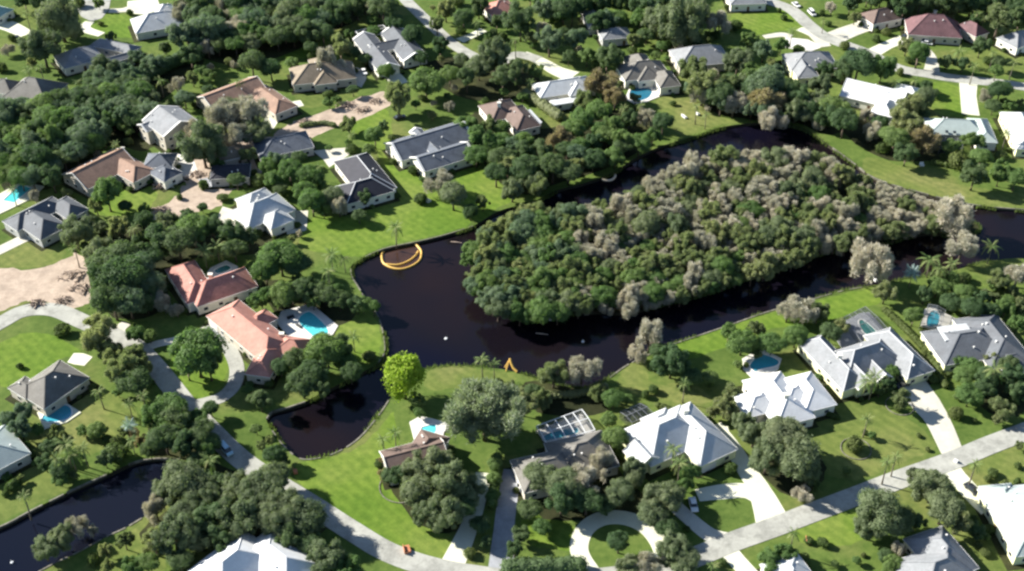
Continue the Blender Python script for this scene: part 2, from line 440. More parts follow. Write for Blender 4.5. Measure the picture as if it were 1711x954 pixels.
ZONES = [   # (material slot, photo outline)
    ('lawn_bright', [(503,412),(512,372),(540,360),(590,366),(628,368),(606,345),(640,318),(680,312),(720,318),(755,338),(786,372),(745,388),(700,399),(640,412),(600,428),(560,424)]),
    ('lawn_bright', [(560,175),(640,180),(655,215),(652,250),(690,285),(735,315),(690,325),(650,290),(625,245),(590,225)]),
    ('lawn_bright', [(764,282),(800,280),(846,306),(868,328),(835,346),(796,370),(772,330)]),
    ('lawn_olive', [(1098,165),(1150,168),(1205,195),(1238,203),(1200,210),(1150,226),(1120,212)]),
    ('lawn_bright', [(1222,25),(1285,12),(1335,22),(1362,46),(1300,52),(1240,60)]),
    ('lawn_bright', [(0,575),(60,555),(110,570),(135,590),(100,600),(60,630),(0,645)]),
    ('lawn_bright', [(500,775),(560,762),(610,740),(640,705),(660,690),(665,760),(650,800),(690,860),(760,900),(740,935),(640,912),(560,850),(500,810)]),
    ('lawn_bright', [(575,520),(612,512),(632,545),(636,580),(615,605),(588,590),(560,560)]),
    ('lawn_olive', [(715,622),(760,614),(820,618),(862,628),(830,650),(770,650),(715,650)]),
    ('lawn_olive', [(1040,620),(1080,602),(1090,640),(1150,640),(1190,670),(1130,672),(1040,650)]),
    ('lawn_olive', [(1370,690),(1440,670),(1500,690),(1545,720),(1560,750),(1500,775),(1440,800),(1380,790),(1350,740)]),
    ('lawn_olive', [(1600,775),(1660,755),(1711,742),(1760,760),(1711,800),(1640,812)]),
    ('lawn_bright', [(1330,870),(1400,855),(1460,850),(1480,880),(1420,910),(1340,905)]),
    ('lawn_olive', [(1600,880),(1660,890),(1700,945),(1711,970),(1640,955),(1600,920)]),
    ('lawn_bright', [(1120,575),(1180,556),(1260,530),(1340,508),(1440,484),(1470,478),(1480,500),(1430,520),(1370,540),(1290,550),(1210,580),(1150,600)]),
    ('lawn_olive', [(1440,288),(1480,308),(1560,330),(1660,346),(1711,350),(1740,330),(1660,318),(1560,300),(1500,275),(1450,262)]),
    ('lawn_bright', [(1550,140),(1605,145),(1615,180),(1600,195),(1560,185)]),
    ('lawn_olive', [(1620,85),(1690,80),(1740,100),(1740,125),(1660,125),(1610,110)]),
    ('lawn_olive', [(130,640),(180,650),(230,690),(200,730),(150,760),(100,720),(110,680)]),
    ('lawn_olive', [(0,800),(60,770),(110,800),(120,812),(50,848),(0,872),(-40,880),(-40,810)]),
    ('lawn_olive', [(0,415),(70,400),(110,415),(90,440),(30,448),(-30,445)]),
    ('lawn_bright', [(165,310),(240,310),(262,325),(235,355),(170,360),(150,340)]),
    ('lawn_bright', [(150,25),(215,25),(215,50),(260,62),(200,62),(145,45)]),
    ('lawn_olive', [(20,10),(70,10),(95,30),(60,60),(20,40)]),
    ('lawn_olive', [(495,150),(560,148),(600,158),(560,172),(505,180)]),
    ('lawn_olive', [(560,40),(620,28),(660,30),(620,50),(580,62)]),
    ('lawn_bright', [(285,600),(345,570),(380,600),(370,650),(330,668),(300,640)]),
    ('lawn_olive', [(1440,90),(1470,80),(1500,75),(1560,110),(1500,110)]),
    ('lawn_olive', [(150,940),(240,880),(280,930),(250,970),(120,980)]),
    ('lawn_bright', [(870,880),(900,850),(960,880),(970,915),(900,915)]),
    ('lawn_bright', [(440,72),(500,62),(548,66),(545,92),(490,98),(450,92)]),
    ('lawn_bright', [(0,185),(28,182),(34,215),(20,240),(-20,240)]),
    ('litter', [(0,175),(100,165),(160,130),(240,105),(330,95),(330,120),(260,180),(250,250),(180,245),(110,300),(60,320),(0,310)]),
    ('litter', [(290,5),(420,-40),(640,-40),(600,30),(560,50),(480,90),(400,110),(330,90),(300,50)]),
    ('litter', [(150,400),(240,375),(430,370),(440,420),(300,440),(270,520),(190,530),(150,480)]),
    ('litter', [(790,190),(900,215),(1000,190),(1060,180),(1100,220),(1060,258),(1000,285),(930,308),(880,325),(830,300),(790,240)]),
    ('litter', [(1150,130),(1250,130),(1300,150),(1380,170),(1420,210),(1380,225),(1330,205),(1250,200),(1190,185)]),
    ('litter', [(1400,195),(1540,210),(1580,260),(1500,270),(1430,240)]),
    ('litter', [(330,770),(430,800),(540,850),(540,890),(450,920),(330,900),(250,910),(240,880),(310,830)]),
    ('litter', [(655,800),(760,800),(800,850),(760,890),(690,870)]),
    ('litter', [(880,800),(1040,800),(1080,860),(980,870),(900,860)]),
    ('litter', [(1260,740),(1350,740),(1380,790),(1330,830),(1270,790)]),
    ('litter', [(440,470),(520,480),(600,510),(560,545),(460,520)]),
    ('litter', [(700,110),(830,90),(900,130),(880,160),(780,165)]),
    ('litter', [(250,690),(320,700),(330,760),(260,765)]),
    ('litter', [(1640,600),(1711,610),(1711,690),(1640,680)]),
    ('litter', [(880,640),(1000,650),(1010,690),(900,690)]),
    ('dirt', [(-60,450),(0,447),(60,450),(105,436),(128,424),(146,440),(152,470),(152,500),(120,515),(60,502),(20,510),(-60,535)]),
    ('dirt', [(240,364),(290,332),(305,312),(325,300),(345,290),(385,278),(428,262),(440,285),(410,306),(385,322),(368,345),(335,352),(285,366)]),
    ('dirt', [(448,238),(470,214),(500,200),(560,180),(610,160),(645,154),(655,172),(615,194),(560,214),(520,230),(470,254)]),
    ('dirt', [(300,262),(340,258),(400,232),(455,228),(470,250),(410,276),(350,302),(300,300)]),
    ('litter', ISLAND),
]
def jag(poly, amt, rr):
    return [Vector((p.x + rr.uniform(-amt, amt), p.y + rr.uniform(-amt, amt), 0)) for p in poly]
rr = random.Random(3)
zpolys = []
for key, px in ZONES:
    zpolys.append((key, W_ISL if px is ISLAND else jag(world_poly(px, 5), 0.5 if key != 'dirt' else 0.8, rr)))
verts, edges = [], []
def add_loop(poly):
    b0 = len(verts)
    for p in poly:
        verts.append(Vector((p.x, p.y)))
    n_ = len(poly)
    for i in range(n_):
        edges.append((b0 + i, b0 + (i + 1) % n_))
add_loop([Vector((-4000, -3000, 0)), Vector((4000, -3000, 0)), Vector((4000, 6000, 0)), Vector((-4000, 6000, 0))])
for poly in (W_LAKE, W_CAN):
    add_loop(poly)
for k, poly in zpolys:
    add_loop(poly)
for gx in range(-260, 300, 20):         # a few inner points keep the sheet's triangles compact
    for gy in range(160, 560, 20):
        verts.append(Vector((gx + rr.uniform(-4, 4), gy + rr.uniform(-4, 4))))
vo, eo, fo, _, _, _ = delaunay_2d_cdt(verts, edges, [], 0, 0.001)
slots = ['grass', 'lawn_bright', 'lawn_olive', 'litter', 'dirt']
g = MB()
g.v = [(p.x, p.y, 0.0) for p in vo]
for f in fo:
    cx = sum(vo[i].x for i in f) / len(f)
    cy = sum(vo[i].y for i in f) / len(f)
    if inpoly(cx, cy, W_CAN) or (inpoly(cx, cy, W_LAKE) and not inpoly(cx, cy, W_ISL)):
        continue
    mi = 0
    for key, poly in zpolys:
        if inpoly(cx, cy, poly):
            mi = slots.index(key)
            if key in ('litter', 'dirt'):
                break
    g.f.append(tuple(f))
    g.m.append(mi)
tag(g.build('ground', [M[s] for s in slots]), kind='structure')

WZ = -0.9
def bank(name, poly, inward):
    b_ = MB()
    n_ = len(poly)
    area = sum(poly[i].x * poly[(i + 1) % n_].y - poly[(i + 1) % n_].x * poly[i].y for i in range(n_))
    sgn = (1 if area > 0 else -1) * (1 if inward else -1)
    low = []
    for i in range(n_):
        d = (poly[(i + 1) % n_] - poly[i - 1])
        d = d.normalized() if d.length > 1e-6 else Vector((1, 0, 0))
        nrm = Vector((-d.y, d.x, 0)) * sgn
        q = poly[i] + nrm * 0.7
        low.append((q.x, q.y, WZ - 0.5))
    for i in range(n_):
        j = (i + 1) % n_
        b_.poly([poly[i], poly[j], low[j], low[i]])
    tag(b_.build(name, M['bank']), kind='structure')
bank('lake_bank', W_LAKE, True)
bank('canal_bank', W_CAN, True)
bank('island_bank', W_ISL, False)

def sheet(name, poly, z, mat, parent=None, origin=None):
    """a flat sheet over any simple outline"""
    n_ = len(poly)
    v2 = [Vector((p.x, p.y)) for p in poly]
    vo, eo, fo, _, _, _ = delaunay_2d_cdt(v2, [(i, (i + 1) % n_) for i in range(n_)], [], 1, 0.001)
    s = MB()
    s.v = [(p.x, p.y, z) for p in vo]
    for f in fo:
        cx = sum(vo[i].x for i in f) / len(f)
        cy = sum(vo[i].y for i in f) / len(f)
        if inpoly(cx, cy, poly):
            s.f.append(tuple(f)); s.m.append(0)
    return s.build(name, mat, parent, origin=origin)
def grow(poly, d):
    n_ = len(poly)
    area = sum(poly[i].x * poly[(i + 1) % n_].y - poly[(i + 1) % n_].x * poly[i].y for i in range(n_))
    sg = 1 if area > 0 else -1
    out = []
    for i in range(n_):
        t_ = (poly[(i + 1) % n_] - poly[i - 1])
        t_ = t_.normalized() if t_.length > 1e-6 else Vector((1, 0, 0))
        out.append(poly[i] + Vector((t_.y, -t_.x, 0)) * d * sg)
    return out
for nm, poly, wm_ in (('lake_water', W_LAKE, 'water'), ('canal_water', W_CAN, 'water_blue')):
    s = MB()
    xs = [p.x for p in poly]; ys = [p.y for p in poly]
    s.poly([(min(xs) - 2, min(ys) - 2, WZ), (max(xs) + 2, min(ys) - 2, WZ), (max(xs) + 2, max(ys) + 2, WZ), (min(xs) - 2, max(ys) + 2, WZ)])
    tag(s.build(nm, M[wm_]), kind='structure')

PAVED = []
def ribbon(name, px, width, mat, z, n=6, kind='structure', w_list=None):
    pts = [P(u, v) for u, v in smooth_line(px, False, n)]
    s = MB()
    L, Rr = [], []
    for i, p in enumerate(pts):
        d = (pts[min(i + 1, len(pts) - 1)] - pts[max(i - 1, 0)]).normalized()
        nn = Vector((-d.y, d.x, 0))
        wd = width if w_list is None else np.interp(i / (len(pts) - 1), np.linspace(0, 1, len(w_list)), w_list)
        L.append(p + nn * wd / 2)
        PAVED.append((p.x, p.y, wd / 2))
        Rr.append(p - nn * wd / 2)
    for i in range(len(pts) - 1):
        s.poly([(L[i].x, L[i].y, z), (Rr[i].x, Rr[i].y, z), (Rr[i + 1].x, Rr[i + 1].y, z), (L[i + 1].x, L[i + 1].y, z)])
        # shallow sides so the slab has an edge
        for A in (L, Rr):
            s.poly([(A[i].x, A[i].y, z), (A[i + 1].x, A[i + 1].y, z), (A[i + 1].x, A[i + 1].y, -0.05), (A[i].x, A[i].y, -0.05)])
    o = s.build(name, mat)
    if kind:
        tag(o, kind=kind)
    return o
def patch(name, px, mat, z):
    poly = [P(u, v) for u, v in px]
    return tag(sheet(name, poly, z, mat), kind='structure')

# seawall caps along the stretches where the bank shows as a pale line
def seawall(px, w_=0.3):
    w_ = min(w_, 0.42); rw = random.Random(int(px[0][0]))
    pts = [P(u, v) for u, v in smooth_line(px, False, 5)]
    s = MB()
    for i in range(len(pts) - 1):
        a, b_ = pts[i], pts[i + 1]
        if rw.random() < 0.16: continue
        s.bar((a.x, a.y, -0.3), (b_.x, b_.y, -0.3), w_, 0.9)
    tag(s.build('seawall', M['seawall']), kind='structure')
def sub(px, a, b_):
    ia, ib = px.index(a), px.index(b_)
    return px[ia:ib + 1]
seawall(sub(LAKE, (597,436), (790,378)))
seawall(sub(LAKE, (1385,242), (1900,372)), 0.6)
seawall(sub(LAKE, (1440,480), (1015,634)), 0.5)
seawall(sub(LAKE, (652,665), (455,720)), 0.6)
seawall(sub(LAKE, (445,700), (510,671)), 0.5)
seawall(sub(LAKE, (632,606), (586,448)), 0.35)
seawall(sub(CANAL, (-80,908), (300,768)), 0.6)
seawall(sub(CANAL, (237,866), (60,958)), 0.5)

# ------------------------------------------------------------------ roads and driveways
ribbon('road', [(1760,704),(1711,722),(1650,745),(1590,770),(1500,802),(1430,829),(1350,859),(1290,882),(1225,905),(1150,935),(1080,955),(1000,966),(900,972),(800,962),(720,947),(650,923),(590,888),(520,843),(450,800),(400,765),(352,719),(310,675),(270,625),(230,582),(190,560),(140,538),(90,518),(40,520),(0,540),(-60,575)], 5.9, M['asphalt'], 0.10)
ribbon('upper_road', [(660,-25),(678,0),(719,40),(752,70),(787,92),(830,105),(860,92),(885,95),(900,100)], 5.5, M['asphalt'], 0.10)
ribbon('right_road', [(1220,-15),(1270,-2),(1320,15),(1352,42),(1384,64),(1448,88),(1501,114),(1552,124),(1595,131),(1662,138),(1711,145),(1800,160)], 6.5, M['asphalt'], 0.10)
patch('cul_de_sac', [(112,-20),(122,8),(136,28),(152,36),(170,31),(182,16),(186,-5),(184,-20)], M['asphalt'], 0.104)
DR = [
 ('concrete', [(1522,640),(1545,672),(1568,705),(1592,758)], [9, 9, 7, 6]),
 ('white_conc', [(1570,768),(1598,796),(1628,828),(1655,850)], [8, 5.5, 5.5, 7]),
 ('white_conc', [(1190,712),(1222,745),(1245,782),(1270,820),(1292,872)], [6, 4.5, 5, 6, 9]),
 ('white_conc', [(1165,828),(1205,822),(1245,820),(1275,832)], [4, 5, 5, 6]),
 ('concrete', [(1120,838),(1150,865),(1185,893),(1215,905)], [4, 4, 4.5, 6]),
 ('white_conc', [(1204,905),(1230,935),(1262,970)], [5, 4.5, 4.5]),
 ('white_conc', [(808,790),(800,830),(782,885),(748,960)], [4, 4, 4.5, 6.5]),
 ('grey_pave', [(856,785),(848,835),(842,885),(836,965)], [4.5, 5, 5, 6.5]),
 ('white_conc', [(1112,935),(1100,905),(1078,880),(1045,866),(1008,866),(980,882),(968,908),(972,932),(995,965)], [4.5]),
 ('white_conc', [(505,172),(482,178),(460,192),(447,215)], [4.5, 5.5, 6, 4.5]),
 ('white_conc', [(768,68),(785,61),(808,50)], [5, 4, 4]),
 ('white_conc', [(874,90),(903,102),(930,118),(958,128)], [5, 5.5, 7, 9]),
 ('concrete', [(1387,66),(1420,52),(1468,36)], [10, 9, 8]),
 ('white_conc', [(1452,92),(1482,76),(1512,64)], [7, 5.5, 6]),
 ('white_conc', [(1618,138),(1618,160),(1622,192)], [7, 6, 6.5]),
 ('concrete', [(1556,124),(1556,95),(1535,74)], [7, 4, 4]),
 ('concrete', [(1276,62),(1306,58),(1322,62)], [3, 4, 4]),
 ('white_conc', [(1335,48),(1358,58),(1382,74)], [4, 4, 4]),
 ('concrete', [(1352,42),(1362,60),(1380,78)], [6, 5, 5]),
 ('concrete', [(-30,432),(0,418),(45,396)], [5, 4.5, 4.5]),
 ('white_conc', [(-30,38),(10,42),(45,58)], [8, 8, 6]),
 ('concrete', [(182,18),(205,17),(232,12)], [4, 4, 9]),
 ('white_conc', [(150,36),(142,48),(170,58)], [4, 5, 4]),
 ('concrete', [(202,568),(198,552),(212,540)], [4, 4, 3]),
 ('asphalt', [(345,545),(368,560),(387,590),(396,618),(390,645),(370,664),(345,672),(318,678)], [5, 5, 4.2, 4.2, 4.2, 4.2, 4, 4]),
 ('grey_pave', [(355,545),(368,568)], [9, 8]),
 ('concrete', [(225,590),(262,575),(295,568),(345,552)], [3, 3, 3, 4]),
 ('white_conc', [(118,598),(132,600),(148,604)], [4, 5, 4]),
]
for i, (mk, px, wl) in enumerate(DR):
    ribbon('driveway', px, wl[0], M[mk], 0.055 + 0.0015 * i, w_list=wl if len(wl) > 1 else None)
PA = [
 ('patio', 'concrete', [(522,252),(560,248),(588,246),(588,256),(562,272),(550,280),(540,266)]),
 ('patio', 'white_conc', [(629,112),(668,122),(683,137),(655,144)]),
 ('patio', 'concrete', [(594,112),(612,118),(612,132),(604,146),(588,140)]),
 ('patio', 'white_conc', [(260,292),(276,288),(298,304),(292,314),(262,308)]),
 ('patio', 'white_conc', [(213,2),(262,-4),(270,16),(240,24),(212,22)]),
 ('patio', 'deck', [(1312,62),(1350,66),(1375,78),(1355,86),(1312,80)]),
 ('patio', 'deck', [(268,282),(246,276),(244,292),(262,300)]),
 ('patio', 'white_conc', [(1186,716),(1216,712),(1222,735),(1200,740)]),
 ('patio', 'concrete', [(470,352),(515,352),(512,385),(480,392)]),
 ('patio', 'concrete', [(395,352),(372,345),(362,365),(380,380),(398,378)]),
 ('patio', 'deck', [(294,256),(322,262),(330,284),(312,298),(290,290)]),
 ('patio', 'grey_pave', [(330,300),(352,296),(368,304),(350,314)]),
 ('patio', 'concrete', [(1240,650),(1252,640),(1262,650),(1250,660)]),
]
for i, (nm, mk, px) in enumerate(PA):
    patch(nm, px, M[mk], 0.030 + 0.002 * i)

# ------------------------------------------------------------------ houses
WIN = MB(); WIN.box((-0.75, -0.06, -0.65), (0.75, 0.06, 0.65))
WINF = WIN.data('window', M['trim'])
PN = MB(); PN.box((-0.63, -0.02, -0.53), (0.63, 0.085, 0.53))
PANE = PN.data('pane', M['glass'])
DB = MB(); DB.box((-0.55, -0.05, 0), (0.55, 0.07, 2.1))
DOORM = DB.data('door', M['door'])
GB = MB()
for k in range(4):
    GB.box((-2.4, -0.05, k * 0.56), (2.4, 0.07 + 0.015 * (k % 2), k * 0.56 + 0.55))
GARM = GB.data('garage_door', M['garage'])
SK = MB(); SK.box((-0.5, -0.5, -0.1), (0.5, 0.5, 0.22))
SKM = SK.data('skylight', M['glass'])
VT = MB(); VT.tube([(0, 0, -0.3), (0, 0, 0.5)], [0.22, 0.22], 8); VT.tube([(0, 0, 0.5), (0, 0, 0.62)], [0.34, 0.3], 8)
VTM = VT.data('roof_vent', M['trim'])

LAND = []     # landmarks for labels: (name, u, v)
houses = {}
BUSH = []
def house(key, label, land, roof, wall, wings, pitch=27, eave=3.4, trim='trim', ridge=True, chim=None, sky_l=(), vents=(), garage=None, flat=None, cat='house', fascia=True, tw=1.0, capm=None):
    us = [w_[0] for w_ in wings] + [w_[2] for w_ in wings]
    vs = [w_[1] for w_ in wings] + [w_[3] for w_ in wings]
    cu, cv = sum(us) / len(us), sum(vs) / len(vs)
    base = P(cu, cv, eave); base.z = 0
    root = thing('house', label, cat, base)
    LAND.append((land, cu, cv))
    a0 = None
    rects = []
    for i, w_ in enumerate(wings):
        u1, v1, u2, v2, wid = w_[:5]
        typ = w_[5] if len(w_) > 5 else 'hip'
        ez = (w_[6] if len(w_) > 6 else eave) + 0.045 * i
        A, B = P(u1, v1, ez), P(u2, v2, ez)
        d = B - A
        ang = math.atan2(d.y, d.x)
        if a0 is None:
            a0 = ang
        else:
            k = round((ang - a0) / R(90))
            if abs(ang - a0 - k * R(90)) < R(33):
                ang = a0 + k * R(90)
        c = (A + B) / 2
        hl = d.length / 2
        hw = wid / 2
        if hw > hl:
            hl, hw = hw, hl
            ang += R(90)
        rects.append((c.x - base.x, c.y - base.y, ang, hl, hw, typ, ez))
    roofm_, wallm, fasc, cap = MB(), MB(), MB(), MB()
    pitch = pitch + 5 if pitch > 18 else pitch
    tp = math.tan(R(pitch))
    def roof_z(x, y):
        best = -1
        for (cx, cy, ang, hl, hw, typ, ez) in rects:
            ca, sa = math.cos(-ang), math.sin(-ang)
            lx = (x - cx) * ca - (y - cy) * sa
            ly = (x - cx) * sa + (y - cy) * ca
            if abs(lx) < hl and abs(ly) < hw:
                h = (hw - abs(ly)) * tp
                if typ == 'hip':
                    h = min(h, (hl - abs(lx)) * tp)
                if typ == 'flat':
                    h = 0.2
                best = max(best, ez + h)
        return best
    for i, (cx, cy, ang, hl, hw, typ, ez) in enumerate(rects):
        T = Matrix.Translation((cx, cy, 0)) @ Matrix.Rotation(ang, 4, 'Z')
        th = 0.16
        rz = ez + hw * tp
        e = [Vector((-hl, -hw, ez)), Vector((hl, -hw, ez)), Vector((hl, hw, ez)), Vector((-hl, hw, ez))]
        lo = [p - Vector((0, 0, th)) for p in e]
        if typ == 'flat':
            roofm_.box((-hl, -hw, ez - th), (hl, hw, ez + 0.2), T)
        elif typ == 'hip':
            r1, r2 = Vector((-(hl - hw), 0, rz)), Vector((hl - hw + 0.001, 0, rz))
            vsx = [T @ p for p in e + lo + [r1, r2]]
            roofm_.mesh(vsx, [(0, 1, 9, 8), (2, 3, 8, 9), (1, 2, 9), (3, 0, 8), (7, 6, 5, 4), (0, 4, 5, 1), (1, 5, 6, 2), (2, 6, 7, 3), (3, 7, 4, 0)])
            if ridge:
                for a_, b_ in ((r1, r2), (e[0], r1), (e[3], r1), (e[1], r2), (e[2], r2)):
                    cap.bar(T @ a_ + Vector((0, 0, 0.03)), T @ b_ + Vector((0, 0, 0.03)), 0.26, 0.1)
        else:
            r1, r2 = Vector((-hl, 0, rz)), Vector((hl, 0, rz))
            r1l, r2l = r1 - Vector((0, 0, th)), r2 - Vector((0, 0, th))
            vsx = [T @ p for p in e + lo + [r1, r2, r1l, r2l]]
            roofm_.mesh(vsx, [(0, 1, 9, 8), (2, 3, 8, 9), (4, 10, 11, 5), (7, 6, 11, 10), (0, 8, 10, 4), (3, 7, 10, 8), (1, 5, 11, 9), (2, 9, 11, 6), (0, 4, 5, 1), (2, 6, 7, 3)])
            if ridge:
                cap.bar(T @ r1 + Vector((0, 0, 0.03)), T @ r2 + Vector((0, 0, 0.03)), 0.26, 0.1)
            for a_, b_ in ((r1, e[0]), (r1, e[3]), (r2, e[1]), (r2, e[2])):    # barge boards
                fasc.bar(T @ a_, T @ b_, 0.14 * tw * tw, 0.34)
            ih, iw = hl - 0.37 - 0.02 * i, hw - 0.4
            tz = ez + (hw - iw) * tp - 0.2
            for sx in (-1, 1):
                wallm.poly([T @ Vector((sx * ih, -iw, ez - 0.1)), T @ Vector((sx * ih, iw, ez - 0.1)), T @ Vector((sx * ih, iw, tz)), T @ Vector((sx * ih, 0, rz - 0.25)), T @ Vector((sx * ih, -iw, tz))])
        if fascia:
            z0, z1 = ez - 0.2, ez + 0.02
            q = 0.06
            sides = [((-hl - q, -hw - q, z0), (hl + q, -hw + 0.003, z1)), ((-hl - q, hw - 0.003, z0), (hl + q, hw + q, z1))]
            if typ != 'gable':
                sides += [((-hl - q, -hw + 0.004, z0), (-hl + 0.003, hw - 0.004, z1)), ((hl - 0.003, -hw + 0.004, z0), (hl + q, hw - 0.004, z1))]
            for lo_, hi_ in sides:
                fasc.box(lo_, hi_, T)
        ih, iw = hl - 0.32 - 0.03 * i, hw - 0.32 - 0.03 * i
        wallm.box((-ih, -iw, -0.2), (ih, iw, ez - 0.12), T)
        # windows round the wing, except where another wing covers them
        rw = random.Random(hash((round(cx * 7), round(cy * 7), i)) & 0xffff)
        for side in range(4):
            Ls = ih if side % 2 == 0 else iw
            off = iw if side % 2 == 0 else ih
            a_s = (-R(90), 0, R(90), R(180))[side]
            nw = max(1, int(2 * Ls / 4.2))
            for k in range(nw):
                s_ = (-Ls + (k + 0.5) * 2 * Ls / nw)
                if side % 2 == 0:
                    lp = Vector((s_, off * (-1 if side == 0 else 1), 0))
                else:
                    lp = Vector((off * (1 if side == 1 else -1), s_, 0))
                wp = T @ lp
                outn = T.to_3x3() @ Vector((math.cos(a_s), math.sin(a_s), 0))
                tst = wp + outn * 0.8
                cov = False
                for j, rc in enumerate(rects):
                    if j == i: continue
                    ca, sa = math.cos(-rc[2]), math.sin(-rc[2])
                    lx = (tst.x - rc[0]) * ca - (tst.y - rc[1]) * sa
                    ly = (tst.x - rc[0]) * sa + (tst.y - rc[1]) * ca
                    if abs(lx) < rc[3] and abs(ly) < rc[4]:
                        cov = True
                if cov: continue
                rotz = math.atan2(outn.y, outn.x) - R(90)
                for zc in ([1.55] if ez < 4.5 else [1.55, 4.4]):
                    if garage == (i, side) and k == 0 and zc < 2 and Ls > 3:
                        put('garage_door', GARM, root, (wp.x, wp.y, 0.02), (0, 0, rotz))
                    elif side == 0 and i == 0 and k == nw // 2 and zc < 2 and garage != (0, 0):
                        put('door', DOORM, root, (wp.x, wp.y, 0.02), (0, 0, rotz))
                    else:
                        wo = put('window', WINF, root, (wp.x, wp.y, zc), (0, 0, rotz))
                        put('pane', PANE, wo)
    # planting bed and low bushes along the walls
    rb = random.Random(int(cu * 3 + cv))
    for i, (cx, cy, ang, hl, hw, typ, ez) in enumerate(rects):
        T = Matrix.Translation((cx + base.x, cy + base.y, 0)) @ Matrix.Rotation(ang, 4, 'Z')
        cr = []
        for (sx, sy) in ((-1, -1), (1, -1), (1, 1), (-1, 1)):
            cr.append(T @ Vector((sx * (hl + rb.uniform(0.6, 1.8)), sy * (hw + rb.uniform(0.6, 1.8)), 0)))
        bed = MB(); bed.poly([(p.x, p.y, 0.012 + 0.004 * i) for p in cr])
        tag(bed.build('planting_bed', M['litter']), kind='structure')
    BUSH.append((land, [(r_[0] + base.x, r_[1] + base.y) + r_[2:] for r_ in rects]))
    wallm.build('wall', M[wall], root)
    rf = roofm_.build('roof', M[roof], root)
    if fasc.v: fasc.build('fascia', M[trim], root)
    if cap.v: cap.build('ridge_cap', M[capm or roof], rf)
    def on_roof(u, v):
        z = eave + 1
        for _ in range(6):
            p = P(u, v, z)
            zz = roof_z(p.x - base.x, p.y - base.y)
            if zz < 0: break
            z = zz
        p = P(u, v, z)
        return (p.x - base.x, p.y - base.y, z)
    if chim:
        for (u, v) in chim:
            x, y, z = on_roof(u, v)
            cm = MB(); cm.box((x - 0.6, y - 0.45, z - 1.0), (x + 0.6, y + 0.45, z + 1.1)); cm.box((x - 0.75, y - 0.6, z + 1.1), (x + 0.75, y + 0.6, z + 1.3))
            cm.build('chimney', M['wall_white'], rf)
    for (u, v) in sky_l:
        x, y, z = on_roof(u, v)
        put('skylight', SKM, rf, (x, y, z + 0.05), (R(pitch) * 0.6, 0, rects[0][2]))
    for (u, v) in vents:
        x, y, z = on_roof(u, v)
        put('roof_vent', VTM, rf, (x, y, z))
    rv = random.Random(int(cu * 5 + cv * 3))
    for (cx, cy, ang, hl, hw, typ, ez) in rects[:2]:
        for k in range(2):
            T = Matrix.Translation((cx, cy, 0)) @ Matrix.Rotation(ang, 4, 'Z')
            p = T @ Vector((rv.uniform(-.5, .5) * hl, rv.choice([-1, 1]) * rv.uniform(.2, .6) * hw, 0))
            z = roof_z(p.x, p.y)
            if z > 0: put('roof_vent', VTM, rf, (p.x, p.y, z), (0, 0, 0), (0.8, 0.8, 0.8))
    if flat:
        for (px, z, mk) in flat:
            pl = [P(u, v, z) for u, v in px]
            fm = MB()
            n_ = len(pl)
            top = [(p.x - base.x, p.y - base.y, z) for p in pl]
            bot = [(p.x - base.x, p.y - base.y, z - 0.35) for p in pl]
            fm.poly(top); fm.poly(bot[::-1])
            for a_ in range(n_):
                b_ = (a_ + 1) % n_
                fm.poly([top[a_], bot[a_], bot[b_], top[b_]])
            fm.build('flat_roof', M[mk], root)
    houses[key] = root
    return root

house('orange', 'orange clay tiled house with several hips beside the turquoise pool', 'orange tiled house', 'roof_orange', 'wall_beige',
      [(372,514,470,594,11.5), (456,580,430,628,7.5), (462,574,514,582,8), (424,548,446,520,6.5)], 27, chim=[(471,562)], garage=(0, 0))
house('redtile', 'red tiled house with a white arched wall and a tall hip at its left', 'red tiled house', 'roof_red', 'wall_white',
      [(318,496,420,462,11.5), (308,440,330,502,9.5, 'hip', 3.6)], 30, chim=[(352,463)])
house('greyhip', 'brown-grey hip roofed house standing above the small blue pool at left', 'brown-grey house', 'roof_warmgrey', 'wall_beige',
      [(48,668,125,616,13), (25,655,60,640,8)], 26)
house('bottomwhite', 'large white and grey roofed house cut off by the bottom edge under the oaks', 'bottom edge house', 'roof_bright', 'wall_white',
      [(335,990,440,908,14.5), (425,902,510,975,13)], 26)
house('oakbrown', 'brown shingled house half hidden by the spreading oak, green pool behind', 'brown oak house', 'roof_brown', 'wall_beige',
      [(642,776,742,750,10, 'gable'), (700,768,728,724,8.5)], 22)
house('cagehouse', 'grey-green hip roofed house with a white framed pool cage behind', 'pool cage house', 'roof_warmgrey', 'wall_beige',
      [(922,770,1020,748,13.5), (862,792,965,778,12)], 27, vents=[(905,778)])
house('bigwhite', 'big white hip roofed house with grey shaded slopes above the circle drive', 'big white house', 'roof_white', 'wall_cream',
      [(1060,750,1164,704,14.8), (1130,682,1194,768,12.5), (1092,690,1114,716,8.5), (1064,744,1082,776,7, 'gable')], 30, chim=[(1146,690)], garage=(1, 1))
house('whitepool', 'bright white many-hipped house with the dark blue free-form pool', 'bright white house', 'roof_bright', 'wall_white',
      [(1272,628,1330,706,12), (1238,684,1290,662,9), (1334,626,1366,684,10), (1300,668,1350,650,9)], 24, chim=[(1313,664)])
house('courtyard', 'grey roofed U-shaped house with two front gables round a green pool', 'grey U-shaped house', 'roof_pale', 'wall_cream',
      [(1392,616,1494,584,12.5), (1368,562,1414,650,8.5), (1472,552,1532,628,9.5), (1424,606,1440,648,6.5, 'gable'), (1454,602,1470,636,5.5, 'gable')], 33, tw=1.8, capm='roof_bright', chim=[(1402,598)], vents=[(1526,612)])
house('flatwhite', 'grey hip roofed house with a bright white flat deck roof and teal pool', 'flat roofed house', 'roof_grey', 'wall_cream',
      [(1558,582,1672,566,15), (1632,528,1688,612,14), (1670,590,1706,612,9)], 25, vents=[(1635,556),(1648,542),(1664,572)], flat=[([(1566,546),(1614,540),(1629,560),(1580,569)], 6.0, 'roof_white')])
